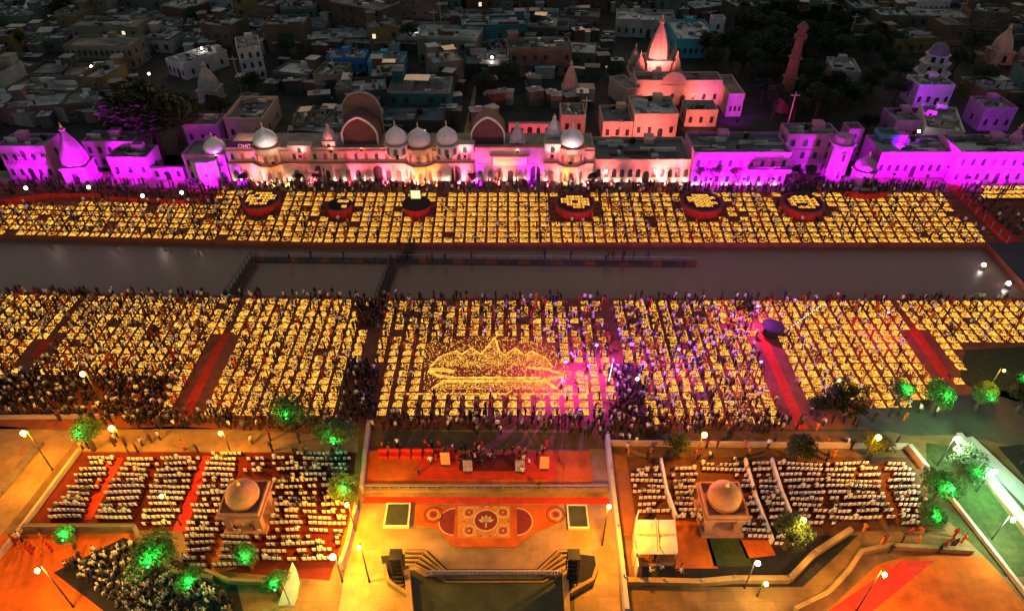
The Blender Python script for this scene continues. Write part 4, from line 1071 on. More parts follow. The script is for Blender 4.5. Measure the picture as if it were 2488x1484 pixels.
tag(b.build('sheds', [MW[0],MW[1],MW[2],MW[5],MW[6],MW[3],MR[0],MR[2],M['tin'],MR[4]]), 'small sheds and lean-tos filling the gaps between the town houses', 'sheds', kind='stuff')
# thin wires and poles over the roofs
for k in range(22):
    y_ = R.uniform(122, 215); hw = (y_*CP+58*SP)*1244/1659; x_ = R.uniform(-hw, hw); px, py = proj(x_, y_, TOPZ)
    if any(x_ > e[0] and x_ < e[1] and y_ > e[2] and y_ < e[3] for e in EX): continue
    t_ = thing('utility_pole', (x_, y_, TOPZ), 'thin grey utility pole standing between the town houses', 'pole', 'utility poles of the old town')
    cube_part('shaft', t_, -.09,.09,-.09,.09,0,9,M['metal']); cube_part('crossarm', t_, -.9,.9,-.06,.06,8.3,8.45,M['metal'])

# ---------------------------------------------------------------- trees
def crown_mesh(rx, rz, n, seed, m, size=.45):
    r = random.Random(seed); b = MB(); cl = []
    for _ in range(12):
        a, e = r.uniform(0, 2*PI), r.uniform(-.5, 1.2); q = r.uniform(.35, .8)
        cl.append((math.cos(a)*math.cos(e)*rx*q, math.sin(a)*math.cos(e)*rx*q, math.sin(e)*rz*q, r.uniform(.3, .52)*rx))
    for _ in range(n):
        c = r.choice(cl); d = Vector((r.gauss(0,1), r.gauss(0,1), r.gauss(0,1))).normalized()*c[3]*r.uniform(.55, 1.08)
        p = Vector((c[0], c[1], c[2])) + Vector((d.x, d.y, d.z*.8)); s = size*r.uniform(.5, 1.3)
        u = Vector((r.gauss(0,1), r.gauss(0,1), r.gauss(0,.6))).normalized(); v = u.orthogonal().normalized(); v = (v + .5*Vector((0,0,r.uniform(-1,1)))).normalized()
        b.add([p-u*s, p+v*s*.5, p+u*s, p-v*s*.5], [(0,1,2,3)])
    return me('crown', b.v, b.f, [m])
def trunk_mesh(h, r_, seed):
    r = random.Random(seed); b = MB(); b.loft([(0,0,0,r_*1.4,r_*1.4),(.05,0,h*.4,r_,r_),(0,.1,h,r_*.6,r_*.6)], 7)
    for k in range(5):
        a = r.uniform(0, 2*PI); b.bar((0,0,h*r.uniform(.6,.95)), (math.cos(a)*h*.5, math.sin(a)*h*.5, h*r.uniform(1.2,1.6)), r_*.5, 5, 0, r_*.15)
    return me('trunk', b.v, b.f, [M['trunk']])
CRW = [crown_mesh(1, .8, 2800, 100+i, M['leaf'], .062) for i in range(3)]
CRD = [crown_mesh(1, .75, 2600, 200+i, M['leafdark'], .085) for i in range(4)]
TRK = [trunk_mesh(1, .09, 300+i) for i in range(3)]
def tree(px, py, r_, h, label, z=TOPZ, dark=True, group=None, loc=None, name='tree'):
    p = loc or G(px, py, z); t_ = thing(name, (p.x, p.y, z), label, 'tree', group, R.uniform(0,6.28))
    q = ob('trunk', R.choice(TRK), t_); th = h*.55; q.scale = (th, th, th)
    c = ob('crown', R.choice(CRD if dark else CRW), t_); c.location = (0,0,h-r_*.75); c.scale = (r_, r_, r_*.9); c.rotation_euler = (0,0,R.uniform(0,6))
    c['kind'] = 'stuff'
    return t_
tree(388, 366, 8.6, 14, 'huge dark tree behind the magenta box house')
tree(340, 352, 5.4, 10, 'dark tree touching the left side of the huge dark tree')
tree(442, 345, 5.0, 9.5, 'dark tree right of the huge dark tree')
# dark tree grove on the right and scattered trees
gi = 0
for k in range(900):
    px, py = R.uniform(1640, 2210), R.uniform(55, 335)
    if not woods(px, py): continue
    p = G(px, py, TOPZ)
    if any(e[0]-1 < p.x < e[1]+1 and e[2]-1 < p.y < e[3]+1 for e in EX): continue
    if any((p.x-a)**2+(p.y-b_)**2 < 15 for a, b_ in crowd_m): continue
    crowd_m.append((p.x, p.y)); gi += 1
    tree(px, py, R.uniform(2.4, 3.8), R.uniform(5, 8.5), 'dark leafy tree in the grove right of the pink palace', group='trees of the dark grove')
    if gi > 95: break
for k, (px, py, r_, h) in enumerate([(1490,215,2.4,6),(1240,215,3,6),(1175,240,2.6,6),(540,300,2.6,6),(1000,120,2.6,7),(170,70,3.5,8),(230,60,3,7),(620,240,2.4,6),(880,235,2.2,6),(700,150,2.6,6),(1290,110,2.6,7),(60,140,2.6,7),(480,80,2.8,7),(2310,190,2.6,7),(2380,230,2.8,7),(2100,330,2.4,5),(2350,150,2.8,7),(740,95,2.6,7)]):
    tree(px, py, r_, h, f'green tree between the old town houses, {["by the pink palace wing","behind the tan roofs","beside the lane","left of the slab-roofed house","behind the cyan house","at the upper left edge","near the upper left spire","right of the grey temple","below the cyan house","left of the blue house","in the upper centre","at the far left edge","in the upper left rows","right of the tiered tower","below the tiered tower","behind the octagonal tower","above the purple ledge house","above the blue house"][k]}')
# palm at the pink palace and clipped dark bushes along the arcade base
for k, px in enumerate([597, 730, 770, 1150, 1440, 1700, 1730, 1780, 1870, 1925, 1960]):
    tree(px, 452, 1.0 if px < 1500 else 1.3, 2.6 if px < 1500 else 4.0, 'small dark tree standing against the lit riverside wall', group='small trees along the riverside walls')

# ---------------------------------------------------------------- bastions on the ghat
BL = ['leftmost round bastion with red skirt on the far steps', 'small round bastion with dark rim, second from the left', 'round bastion with dark top and a lit screen',
      'round bastion carrying bright lamp tables, fourth from the left', 'round bastion crowded with lamps, fifth from the left', 'rightmost round bastion with red skirt on the far steps']
for i, (bx, by, br) in enumerate(bc):
    t_ = thing('bastion', (bx, by, 0), BL[i], 'bastion')
    b = MB(); b.lathe([(br,0),(br,TOPZ-.15),(br*.99,TOPZ+.1)], 20); b.build('drum', M['redcloth'] if i != 2 else M['redcloth'], t_)
    b = MB(); b.lathe([(br*1.05,TOPZ+.1),(br*1.05,TOPZ+.3)], 20); b.build('rim', M['maroonwall'] if i != 2 else M['black'], t_)
    b = MB(); b.lathe([(br*.9,TOPZ+.301),(br*.9,TOPZ+.32)], 20); b.build('deck', M['maroon'] if i not in (1,2) else M['black'], t_)
    if i == 2:
        s_ = thing('display_stand', (bx-.1, by+.6, TOPZ+.32), 'lit yellow screen standing on the dark bastion', 'screen'); cube_part('screen', s_, -.8, .8, -.06, 0, .5, 2.0, M['screen']); cube_part('frame', s_, -.9, .9, .002, .15, 0, 2.1, M['darkmetal'])
        continue
    lb = T3(block_mb(5,5,.9,.8,.25,50+i)); pl = []
    for a in range(-3, 4):
        for c in range(-3, 4):
            if math.hypot(a*.95, c*.85) < br*.72 and R.random() < (.85 if i != 1 else .3): pl.append((0, a*.95, c*.85, TOPZ+.325, 0, 1, None))
    o = ob('oil_lamps', bake('oil_lamps', [lb], pl, [M['board'], M['flame'], M['clay']]), t_); o['kind'] = 'stuff'
# red cloth parapets on the left terrace, ramp on the right
def wallrun(name, label, pts, h, t_, m, z=TOPZ, cat='wall', group=None, post=None):
    w3 = [G(a, b_, z) for a, b_ in pts]; th = thing(name, w3[0], label, cat, group)
    for A, B in zip(w3[:-1], w3[1:]):
        d = B-A; L = math.hypot(d.x, d.y); b = MB(); b.box(0, L, -t_/2, t_/2, 0, h); q = b.build('panel', m, th)
        q.location = A - w3[0]; q.rotation_euler = (0, 0, math.atan2(d.y, d.x))
        if post:
            n = max(1, int(L/post))
            for k in range(n):
                P = A.lerp(B, k/n) - w3[0]; c = cube_part('post', th, -.07, .07, -.07, .07, 0, h+.35, M['metal']); c.location = P
    return th
wallrun('red_parapet', 'red cloth-covered parapet along the left terrace edge', [(-40,505),(110,484),(250,482)], 1.0, .3, M['redcloth'], 1.2)
wallrun('red_parapet', 'red cloth-covered parapet below the left lamp posts', [(270,488),(450,496),(525,484),(545,468)], .8, .3, M['redcloth'], 1.2)
wallrun('red_parapet', 'red cloth-covered parapet behind the right lamp rows', [(2050,476),(2100,484),(2160,477)], .9, .4, M['redcloth'], TOPZ)
p0, p1 = G(2292, 460, TOPZ), G(2500, 640, 0)
rp = thing('red_ramp', (0,0,0), 'broad red ramp descending to the right end of the canal', 'ramp')
b = MB(); dd = Vector((p1.x-p0.x, p1.y-p0.y, 0)).normalized(); nn = Vector((dd.y, -dd.x, 0))*-2.2
q0, q1 = G(2300, 456, TOPZ), G(2445, 592, 0)
b.add([q0+Vector((0,0,.35)), q1+Vector((0,0,.35)), q1+nn+Vector((0,0,.35)), q0+nn+Vector((0,0,.35)), q0-Vector((0,0,.5)), q1-Vector((0,0,.5)), q1+nn-Vector((0,0,.5)), q0+nn-Vector((0,0,.5))],
      [(0,1,2,3),(0,4,5,1),(1,5,6,2),(2,6,7,3),(3,7,4,0)]); b.build('ramp_surface', M['redcloth'], rp)
for k in range(9):
    P = q0.lerp(q1, k/8); c = cube_part('post', rp, P.x-.07, P.x+.07, P.y-.07, P.y+.07, P.z, P.z+1.3, M['metal'])

# ---------------------------------------------------------------- canal: floating walkway and footbridges
WZ = -.9
fl = thing('floating_walkway', G(620, 632, WZ), 'long dark floating walkway with low rails along the far side of the canal', 'walkway')
A, B = G(620, 632, WZ), G(1690, 642, WZ); L = (B-A).length
for k in range(40):
    b = MB(); b.box(k*L/40+.04, (k+1)*L/40-.04, -.55, .55, .05, .28, 0); q = b.build('pontoon', M['dirt'] if k % 3 else M['ghat'], fl); q.rotation_euler = (0,0,math.atan2((B-A).y, (B-A).x))
for s in (-1, 1):
    b = MB(); b.box(0, L, s*.55-.03, s*.55+.03, .85, .92); q = b.build('rail', M['metal'] if s > 0 else M['darkmetal'], fl); q.rotation_euler = (0,0,math.atan2((B-A).y, (B-A).x))
    for k in range(41):
        b = MB(); b.box(k*L/40-.03, k*L/40+.03, s*.55-.03, s*.55+.03, .28, .85); q = b.build('post', M['darkmetal'], fl); q.rotation_euler = (0,0,math.atan2((B-A).y, (B-A).x))
def footbridge(a, b_, label):
    A, B = G(*a, 0), G(*b_, 0); t_ = thing('footbridge', (A.x, A.y, -.2), label, 'footbridge', None, math.atan2((B-A).y, (B-A).x)); L = (B-A).length
    n = int(L/1.2)
    for k in range(n): cube_part('deck_plank', t_, k*L/n+.03, (k+1)*L/n-.03, -.5, .5, 0, .1, M['trunk'])
    for s in (-1,1):
        cube_part('rail', t_, 0, L, s*.5-.03, s*.5+.03, .95, 1.02, M['darkmetal'])
        for k in range(n+1): cube_part('post', t_, k*L/n-.04, k*L/n+.04, s*.5-.04, s*.5+.04, -.9, .95, M['darkmetal'])
footbridge((558, 716), (618, 622), 'narrow dark footbridge on the left joining the near bank to the walkway')
footbridge((922, 724), (958, 628), 'narrow dark footbridge in the centre joining the near bank to the walkway')
footbridge((975, 628), (1000, 592), 'short dark footbridge from the walkway to the far steps')
# fountain lights
for k, (px, py) in enumerate([(2386, 652), (2446, 697)]):
    t_ = thing('fountain_light', G(px, py, WZ), ['white fountain light in the water near the canal corner, further out', 'white fountain light at the very right end of the near canal'][k], 'lamp')
    b = MB(); b.lathe([(.55,0),(.5,.2),(.3,.5)], 8); b.build('base', M['metal'], t_); b = MB(); b.lathe([(.28,.5),(.3,.7),(.15,.95)], 8); b.build('bulb', M['bulb_white'], t_)

# ---------------------------------------------------------------- stage court
def flat(parent, P, z, h, m, name):
    pts = [G(*p) for p in P]; b = MB(); b.prism([(p.x-parent.location.x, p.y-parent.location.y) for p in pts], z, z+h); return b.build(name, m, parent)
sheet('court_floor', [(893,1052),(1000,1044),(1380,1044),(1470,1070),(1492,1200),(1508,1484),(1350,1500),(1350,1400),(1000,1400),(1000,1500),(820,1500),(862,1240)], .02, M['court'])
sheet('court_forecourt', [(880,1046),(1480,1052),(1478,1090),(888,1092)], .024, M['road'])
st = thing('stage', G(1180, 1180), 'broad low stage covered in orange-red carpet across the court', 'stage')
flat(st, [(896,1100),(1432,1100),(1440,1182),(888,1182)], .02, .35, M['orange'], 'platform')
flat(st, [(1020,1108),(1345,1108),(1350,1170),(1010,1170)], .375, .02, M['red'], 'carpet')
flat(st, [(1118,1112),(1250,1112),(1255,1150),(1116,1150)], .40, .12, M['maroon'], 'dais')
for k, (px, py, lab, mm) in enumerate([(1137,1146,'pale lilac banner screen on the left of the dais','lilac'),(1263,1146,'pale lilac banner screen on the right of the dais','lilac'),(1083,1130,'tall peach figure panel at the left of the stage','p'),(1322,1140,'tall peach figure panel at the right of the stage','p')]):
    t_ = thing('panel', G(px, py, .4), lab, 'panel')
    m_ = mat('lilac_print', (.35,.30,.62), .7, .5, 2.5) if mm == 'lilac' else mat('peach_print', (.75,.36,.24), .8, .3, 2.5)
    cube_part('face', t_, -.5, .5, 0, .06, .1, 1.9 if mm == 'lilac' else 2.1, m_); cube_part('foot', t_, -.4, .4, -.2, .26, 0, .1, M['darkmetal'])
for k, px in enumerate(range(930, 1100, 28)):
    t_ = thing('sofa', G(px, 1108, .4), f'low red sofa at the back left of the stage, {ordn(k+1)} from the left', 'sofa', 'red sofas on the stage')
    cube_part('seat', t_, -.5, .5, -.35, .25, 0, .42, M['redcloth']); cube_part('backrest', t_, -.5, .5, .251, .42, 0, .85, M['redcloth'])
bar_ = thing('stage_barrier', G(880, 1192), 'low pale barrier running the full width in front of the stage', 'barrier')
A, B = G(880, 1196), G(1476, 1200); L = (B-A).length
cube_part('base', bar_, 0, L, -.2, .2, .02, .3, M['stone']); cube_part('rail', bar_, 0, L, -.1, .1, .85, .97, M['metal'])
for k in range(27): cube_part('post', bar_, k*L/26-.05, k*L/26+.05, -.05, .05, .3, .85, M['metal'])
sheet('red_strip', [(885,1206),(1478,1208),(1482,1224),(880,1222)], .03, M['red'])
rg = thing('rangoli', G(1180, 1290), 'ornamental orange floor design with a central lotus medallion in the court', 'rangoli')
flat(rg, [(1008,1228),(1352,1228),(1352,1272),(1291,1297),(1252,1330),(1106,1330),(1061,1284),(1008,1276)], .03, .09, M['orange'], 'base_panel')
mor = mat('rangoli_orange', (.62,.24,.05), .9, .3, 1.5); mpk = mat('rangoli_maroon', (.24,.03,.03), .9, .3, 2); mcr = mat('rangoli_cream', (.72,.50,.24), .9, .3, 3)
flat(rg, [(1112,1230),(1240,1230),(1240,1308),(1112,1308)], .124, .004, mor, 'field_panel')
def disc(px, py, r0, r1, z, m, name, parent=rg, a0=0, a1=2*PI, n=28):
    c = G(px, py); cx, cy = c.x-parent.location.x, c.y-parent.location.y; b = MB()
    v = []; f = []
    for i in range(n+1):
        a = a0+(a1-a0)*i/n; v += [(cx+r0*math.cos(a), cy+r0*math.sin(a), z), (cx+r1*math.cos(a), cy+r1*math.sin(a), z)]
    for i in range(n): f.append((2*i, 2*i+1, 2*i+3, 2*i+2))
    b.add(v, f); return b.build(name, m, parent)
disc(1181,1265,0,1.15,.134,mpk,'medallion'); disc(1181,1265,1.15,1.28,.134,mcr,'medallion_ring')
for k in range(5):
    a = PI*.5 + (k-2)*.62; c = G(1181,1267); b = MB(); cx, cy = c.x-rg.location.x, c.y-rg.location.y
    d = Vector((math.cos(a), math.sin(a), 0)); nn = Vector((-d.y, d.x, 0)); p0_ = Vector((cx, cy-.1, .14))
    b.add([p0_, p0_+d*.45+nn*.2, p0_+d*.85, p0_+d*.45-nn*.2], [(0,3,2,1)]); b.build('lotus_petal', mcr, rg)
b = MB(); c = G(1181,1275); b.box(c.x-rg.location.x-.08, c.x-rg.location.x+.08, c.y-rg.location.y-.35, c.y-rg.location.y+.2, .136, .142); b.build('lotus_stem', mcr, rg)
for (px, py) in ((1140,1246),(1222,1246),(1140,1290),(1222,1290)):
    disc(px,py,.55,.66,.134,mcr,'corner_ring'); disc(px,py,.18,.34,.134,mpk,'corner_ring')
for k in range(28):
    a = 2*PI*k/28; c = G(1181,1267); b = MB(); x_, y_ = c.x-rg.location.x+math.cos(a)*2.25, c.y-rg.location.y+math.sin(a)*1.75
    b.lathe([(.085,.134),(.085,.142)], 6, cx=x_, cy=y_); b.build('dot', mcr if k % 2 else mpk, rg)
disc(1104,1268,.0,1.5,.134,mpk,'side_fan',a0=PI*.5,a1=PI*1.5,n=12); disc(1256,1268,.0,1.5,.134,mpk,'side_fan',a0=-PI*.5,a1=PI*.5,n=12)
disc(1104,1268,1.5,1.62,.134,mcr,'side_fan_edge',a0=PI*.5,a1=PI*1.5,n=12); disc(1256,1268,1.5,1.62,.134,mcr,'side_fan_edge',a0=-PI*.5,a1=PI*.5,n=12)
for s, px in ((-1,1053),(1,1350)):
    disc(px,1251,.85,.98,.134,mpk,'small_ring'); disc(px,1251,.5,.6,.134,mcr,'small_ring'); disc(px,1251,0,.3,.134,mpk,'small_disc'); disc(px-s*(-28),1251,0,.2,.03,mpk,'small_disc')
for k, (p_, lab) in enumerate((([(944,1230),(994,1230),(990,1280),(936,1280)], 'square dark panel with pale frame left of the rangoli'), ([(1380,1234),(1422,1234),(1428,1284),(1384,1284)], 'square dark panel with pale frame right of the rangoli'))):
    t_ = thing('floor_hatch', G(*p_[3]), lab, 'panel'); c = (sum(a for a, _ in p_)/4, sum(b_ for _, b_ in p_)/4)
    flat(t_, [(c[0]+(a-c[0])*1.16, c[1]+(b_-c[1])*1.16) for a, b_ in p_], .025, .35, M['canvas'], 'frame'); flat(t_, p_, .38, .03, M['pool'], 'panel_face')
# descending steps and pool
mst = M['stone']
for k in range(4):
    P = [(985,1342+10*k),(1032-8*k,1342+10*k),(1083-3*k,1390+5*k),(1307+3*k,1390+5*k),(1358+8*k,1342+10*k),(1404,1342+10*k)]
    A_ = [G(*p) for p in P]; t_ = thing('step', (A_[0].x, A_[0].y, 0), f'dark-edged tan stone step, {ordn(k+1)} from the top of the court stair', 'step', 'steps below the rangoli')
    for i, (a, b_) in enumerate(zip(A_[:-1], A_[1:])):
        d = b_-a; L = math.hypot(d.x, d.y); q = cube_part('tread', t_, 0, L, -.10, .10, .03+i*.001, .30-.05*k+i*.002, mst if i % 1 == 0 else mst)
        q.location = (a.x-A_[0].x, a.y-A_[0].y, 0); q.rotation_euler = (0,0,math.atan2(d.y, d.x))
        q2 = cube_part('riser_band', t_, 0, L, .105, .33, .03, .05+i*.001, M['black']); q2.location = q.location; q2.rotation_euler = q.rotation_euler
sheet('pool', [(992,1384),(1006,1384),(1046,1408),(1346,1408),(1386,1384),(1398,1384),(1395,1520),(995,1520)], .026, M['pool'])
wallrun_later = [(1068,1404),(1084,1414),(1320,1414),(1336,1404)]
bl = thing('balustrade', G(1035, 1398), 'ornate pale balustrade above the green pool at the bottom centre', 'balustrade'); A, B = G(1035, 1400), G(1362, 1400); L = (B-A).length
cube_part('base', bl, 0, L, -.12, .12, .03, .14, M['stone']); cube_part('rail', bl, 0, L, -.05, .05, .8, .86, M['whitewash'])
b = MB(); b.lathe([(.07,.2),(.12,.35),(.06,.5),(.09,.65),(.07,.8)], 8); bme = me('baluster', b.v, b.f, [M['whitewash']])
for k in range(48): q = ob('baluster', bme, bl); q.location = (.15+k*(L-.3)/47, 0, 0)
wallrun('pool_ledge', 'tan ledge line inside the green pool', wallrun_later, .12, .12, M['stone'], 0, 'ledge')
wallrun('court_ramp_wall', 'sloping pale wall at the left end of the pool', [(990,1395),(1000,1500)], 1.0, .5, M['stone'], 0)
wallrun('court_ramp_wall', 'sloping pale wall at the right end of the pool', [(1372,1390),(1378,1500)], 1.0, .5, M['stone'], 0)
wallrun('planter_wall', 'angled low wall from the left speaker tower', [(935,1380),(945,1420),(990,1450)], .8, .3, M['stone'], 0)
wallrun('planter_wall', 'angled low wall from the right speaker tower', [(1450,1385),(1440,1415),(1380,1450)], .8, .3, M['stone'], 0)
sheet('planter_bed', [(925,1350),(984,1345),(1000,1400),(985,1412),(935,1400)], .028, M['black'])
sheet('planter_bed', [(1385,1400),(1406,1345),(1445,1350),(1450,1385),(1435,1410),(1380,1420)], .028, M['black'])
def speaker(px, py, label):
    t_ = thing('speaker_tower', G(px, py), label, 'speaker tower')
    for sx_ in (-1,1):
        for sy_ in (-1,1): cube_part('truss_leg', t_, sx_*.5-.05, sx_*.5+.05, sy_*.5-.05, sy_*.5+.05, 0, 4.2, M['darkmetal'])
    cube_part('truss_top', t_, -.55, .55, -.55, .55, 4.2, 4.32, M['darkmetal'])
    for k in range(6):
        q = cube_part('speaker_box', t_, -.42, .42, -.35, .35, 0, .55, M['tank']); q.location = (0, -.04*k*k*.3, 3.5-k*.6); q.rotation_euler = (.05*k, 0, 0)
        b = MB(); b.lathe([(.17,0),(.12,.03)], 8, M=None); g_ = b.build('driver', M['darkmetal'], q); g_.location = (0,-.36,.28); g_.rotation_euler = (PI/2,0,0)
speaker(972, 1408, 'tall black stacked speaker tower on the left of the court stair'); speaker(1388, 1408, 'tall black stacked speaker tower on the right of the court stair')
wallrun('court_wall', 'pale wall along the right side of the stage court', [(1474,1076),(1482,1160),(1498,1300),(1512,1420),(1520,1500)], 1.6, .4, M['whitewash'], 0, post=4)
wallrun('court_wall', 'pale wall along the left side of the stage court', [(898,1046),(890,1110),(882,1200)], 1.4, .35, M['cream'], 0, post=4)
wallrun('court_wall', 'lower left pale wall beside the court and dark seating', [(868,1245),(850,1330),(832,1385)], 1.4, .35, M['cream'], 0, post=4)
sheet('dark_side_path', [(1482,1100),(1522,1110),(1545,1260),(1530,1300),(1508,1300)], .028, M['brownmat'])

# ---------------------------------------------------------------- domed stone pavilions in the seating
def stone_pavilion(px, py, label, m, s=1.0):
    t_ = thing('stone_pavilion', G(px, py), label, 'pavilion')
    cube_part('plinth', t_, -2.1*s, 2.1*s, -2.1*s, 2.1*s, 0, .5, m)
    for sx_ in (-1, 1):
        for sy_ in (-1, 1): cube_part('corner_pier', t_, sx_*1.45*s-.35, sx_*1.45*s+.35, sy_*1.45*s-.35, sy_*1.45*s+.35, .5, 2.9, m)
    for r_ in (0, PI/2, PI, -PI/2):
        q = ob('arch_side', None, t_); q.rotation_euler = (0,0,r_)
        b = MB(); w_ = 2.2*s; P = arch_pts(w_, 1.9, 10); n = len(P); top = 2.4
        v = [(x, 0, z) for x, z in P]+[(x, 0, top) for x, z in P]; b.add(v, [(i, n+i, n+i+1, i+1) for i in range(n-1)])
        q2 = b.build('arch_panel', m, t_); q2.location = (math.sin(r_)*1.7*s, -math.cos(r_)*1.7*s, .5); q2.rotation_euler = (0,0,r_); bpy.data.objects.remove(q)
    cube_part('eave', t_, -2.2*s, 2.2*s, -2.2*s, 2.2*s, 2.9, 3.12, m); ring(t_, 4.0*s, 4.0*s, 3.12, .45, m, .15)
    b = MB(); b.lathe([(1.6*s,3.12),(1.6*s,3.5)], 16); b.build('drum', m, t_)
    b = MB(); b.lathe([(1.5*s,3.5),(1.62*s,3.8),(1.6*s,4.2),(1.35*s,4.75),(.9*s,5.15),(.3*s,5.35),(.08,5.4)], 20); b.build('dome', m, t_, True)
    b = MB(); b.lathe([(.1,5.38),(.2,5.55),(.08,5.7),(.02,6.0)], 8); b.build('finial', M['signink'], t_)
stone_pavilion(612, 1258, 'pinkish brick pavilion with a round dome among the left chairs', M['brick'])
stone_pavilion(1742, 1262, 'orange-lit domed pavilion among the right chairs', M['brick'])
# aisles
for k, (P, m_, lab) in enumerate([([(262,1112),(300,1112),(222,1262),(188,1262)], M['red'], 'red aisle carpet between the first and second left seating columns'),
        ([(494,1108),(514,1108),(452,1290),(420,1290)], M['redcloth'], 'orange-red aisle carpet left of the brick pavilion'),
        ([(385,1112),(395,1112),(345,1262),(328,1262)], M['maroon'], 'dark aisle carpet between the second and third left columns')]):
    t_ = thing('aisle_carpet', G(*P[0]), lab, 'carpet'); flat(t_, P, L3+.004, .02, m_, 'runner')
t_ = thing('flower_bed', G(540, 1375), 'round orange floor patch in front of the left pavilion', 'carpet'); flat(t_, [(515,1290),(560,1330),(575,1380),(520,1395),(498,1350)], L3+.03, .02, M['orange'], 'mat')
# white barriers in the right seating
for k, (pts, lab) in enumerate((([(1808,1124),(1835,1220),(1874,1322)], 'long white cloth barrier, left one of the middle pair'), ([(1872,1124),(1895,1200),(1935,1298)], 'long white cloth barrier, right one of the middle pair'), ([(1604,1124),(1618,1200),(1640,1262)], 'long white cloth barrier behind the canopy'))):
    wallrun('barrier', lab, pts, .9, .25, M['white'], 0, 'barrier')
# canopy and drapes
cn = thing('canopy', G(1600, 1345), 'white square canopy tent at the lower right of the court', 'canopy')
pts = [G(1545,1262,2.8), G(1640,1262,2.8), G(1648,1342,2.8), G(1548,1342,2.8)]; P = [Vector((p.x-cn.location.x, p.y-cn.location.y, 2.8)) for p in pts]
b = MB(); n = 9; vv = []; ff = []
for i in range(n):
    for j in range(n):
        u, v_ = i/(n-1), j/(n-1); q = P[3].lerp(P[2], u).lerp(P[0].lerp(P[1], u), v_); q.z += .35*math.sin(PI*u*2)**2*math.sin(PI*v_*2)**2 - .25*math.sin(PI*u)*math.sin(PI*v_)*0 + (0 if j else -.25)
        vv.append(q)
for i in range(n-1):
    for j in range(n-1): ff.append((i*n+j, (i+1)*n+j, (i+1)*n+j+1, i*n+j+1))
b.add(vv, ff); b.build('roof_cloth', M['canvas'], cn, True)
for u in (0, 1):
    a_, c_ = ((P[0]+P[3])/2, (P[1]+P[2])/2) if u else ((P[0]+P[1])/2, (P[3]+P[2])/2)
    b = MB(); b.bar(a_+Vector((0,0,.22)), c_+Vector((0,0,.22)), .05, 4); b.build('seam', M['stone'], cn)
for q in P: cube_part('pole', cn, q.x-.05, q.x+.05, q.y-.05, q.y+.05, 0, 2.75, M['metal'])
for k, (pts, lab, h) in enumerate((([(1540,1345),(1538,1300),(1545,1275)], 'white drape hanging left of the canopy', 2.6), ([(1545,1405),(1535,1350)], 'white drape at the bottom left of the canopy', 2.2))):
    wallrun('drape', lab, pts, h, .12, M['white'], 0, 'drape')
# low walls bottom right / bottom left
wallrun('garden_wall', 'long pale garden wall along the bottom right', [(1520,1416),(1700,1420),(1780,1412),(1915,1412),(1975,1350),(2065,1292)], .7, .5, M['stone'], 0, post=3)
wallrun('garden_wall', 'second garden wall curving round the orange floor', [(1930,1484),(2010,1445),(2060,1390),(2090,1345),(2160,1330),(2360,1342)], .6, .4, M['stone'], 0)
wallrun('garden_wall', 'pale wall below the leftmost chairs', [(60,1285),(330,1285),(350,1330),(430,1395),(520,1410)], .7, .4, M['paving'], 0)
wallrun('garden_wall', 'curved edge wall around the bottom of the dark seating', [(500,1390),(560,1415),(720,1420)], .6, .3, M['stone'], 0)
wallrun('kerb_wall', 'pale edge wall between the left road and the chairs', [(195,1098),(60,1280),(-20,1380)], .6, .3, M['cream'], 0)
wallrun('kerb_wall', 'brown channel wall on the left road', [(100,1080),(30,1165),(-60,1270)], .5, .8, M['paving'], 0)
wallrun('back_wall', 'thin pale wall behind the right seating', [(1480,1082),(2200,1090),(2240,1140)], .9, .15, M['cream'], 0)
wallrun('path_wall', 'pale green-lit low wall along the right path', [(2325,1062),(2420,1190),(2560,1360)], .8, .6, M['whitewash'], 0)
wallrun('path_wall', 'broad pale ledge beside the dark yard', [(2345,1070),(2460,1180),(2600,1320)], .5, 1.6, M['whitewash'], 0)
wallrun('path_wall', 'thin pale wall at the bottom right corner', [(2210,1085),(2330,1240),(2470,1420),(2520,1484)], .5, .3, M['cream'], 0)
wallrun('field_edge_wall', 'thin pale wall in front of the left dark crowd', [(-60,1018),(280,1015)], .6, .2, M['cream'], 0)
# white sail flag at the bottom
fg = thing('sail_flag', G(705, 1470), 'white feather-shaped flag at the bottom edge', 'flag')
b = MB(); P = [(-1.1,0),(-.1,3.2),(.15,3.9),(.5,3.3),(.85,2.0),(.6,.6),(.35,0)]; v = [(x,-.03,z) for x,z in P]+[(x,.03,z) for x,z in P]; n = len(P)
b.add(v, [tuple(range(n))[::-1], tuple(range(n,2*n))]+[(i,(i+1)%n,n+(i+1)%n,n+i) for i in range(n)]); b.build('cloth', M['canvas'], fg).rotation_euler = (-.7, 0, 0); cube_part('pole', fg, -.05, .05, .031, .12, 0, 3.8, M['metal'])
# round dark booth in the field, and a hazy light beam built as a row of added bulbs
bt = thing('round_booth', G(1872, 812), 'dark round-canopied booth in the right lamp field', 'booth')
b = MB(); b.lathe([(1.0,0),(1.0,1.5)], 12); b.build('drum', M['black'], bt); b = MB(); b.lathe([(1.5,1.5),(1.45,1.55),(.8,1.64),(.15,1.7)], 9); b.build('canopy', M['black'], bt)
ls = thing('beam_bulbs', G(1915, 812), 'hazy light beam slanting across the right lamp field, shaped as added bulbs', 'light beam')
A, B = Vector((0,0,1.2)), G(1990, 768)-G(1915, 812)+Vector((0,0,2.2)); b = MB(); b.bar(A, B, .03, 4); b.build('beam_cable', M['darkmetal'], ls)
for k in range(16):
    P = A.lerp(B, (k+.5)/16); b = MB(); b.lathe([(.02,-.07),(.06,-.03),(.05,.05)], 6, cx=P.x, cy=P.y); q = b.build('bulb', M['beam_glow'], ls); q.location = (0,0,P.z)
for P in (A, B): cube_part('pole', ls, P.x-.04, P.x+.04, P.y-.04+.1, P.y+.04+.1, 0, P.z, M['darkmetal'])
# extra small trees
tb = mat('grove_leaf', (.05,.07,.03), .85, .5, 1.2)

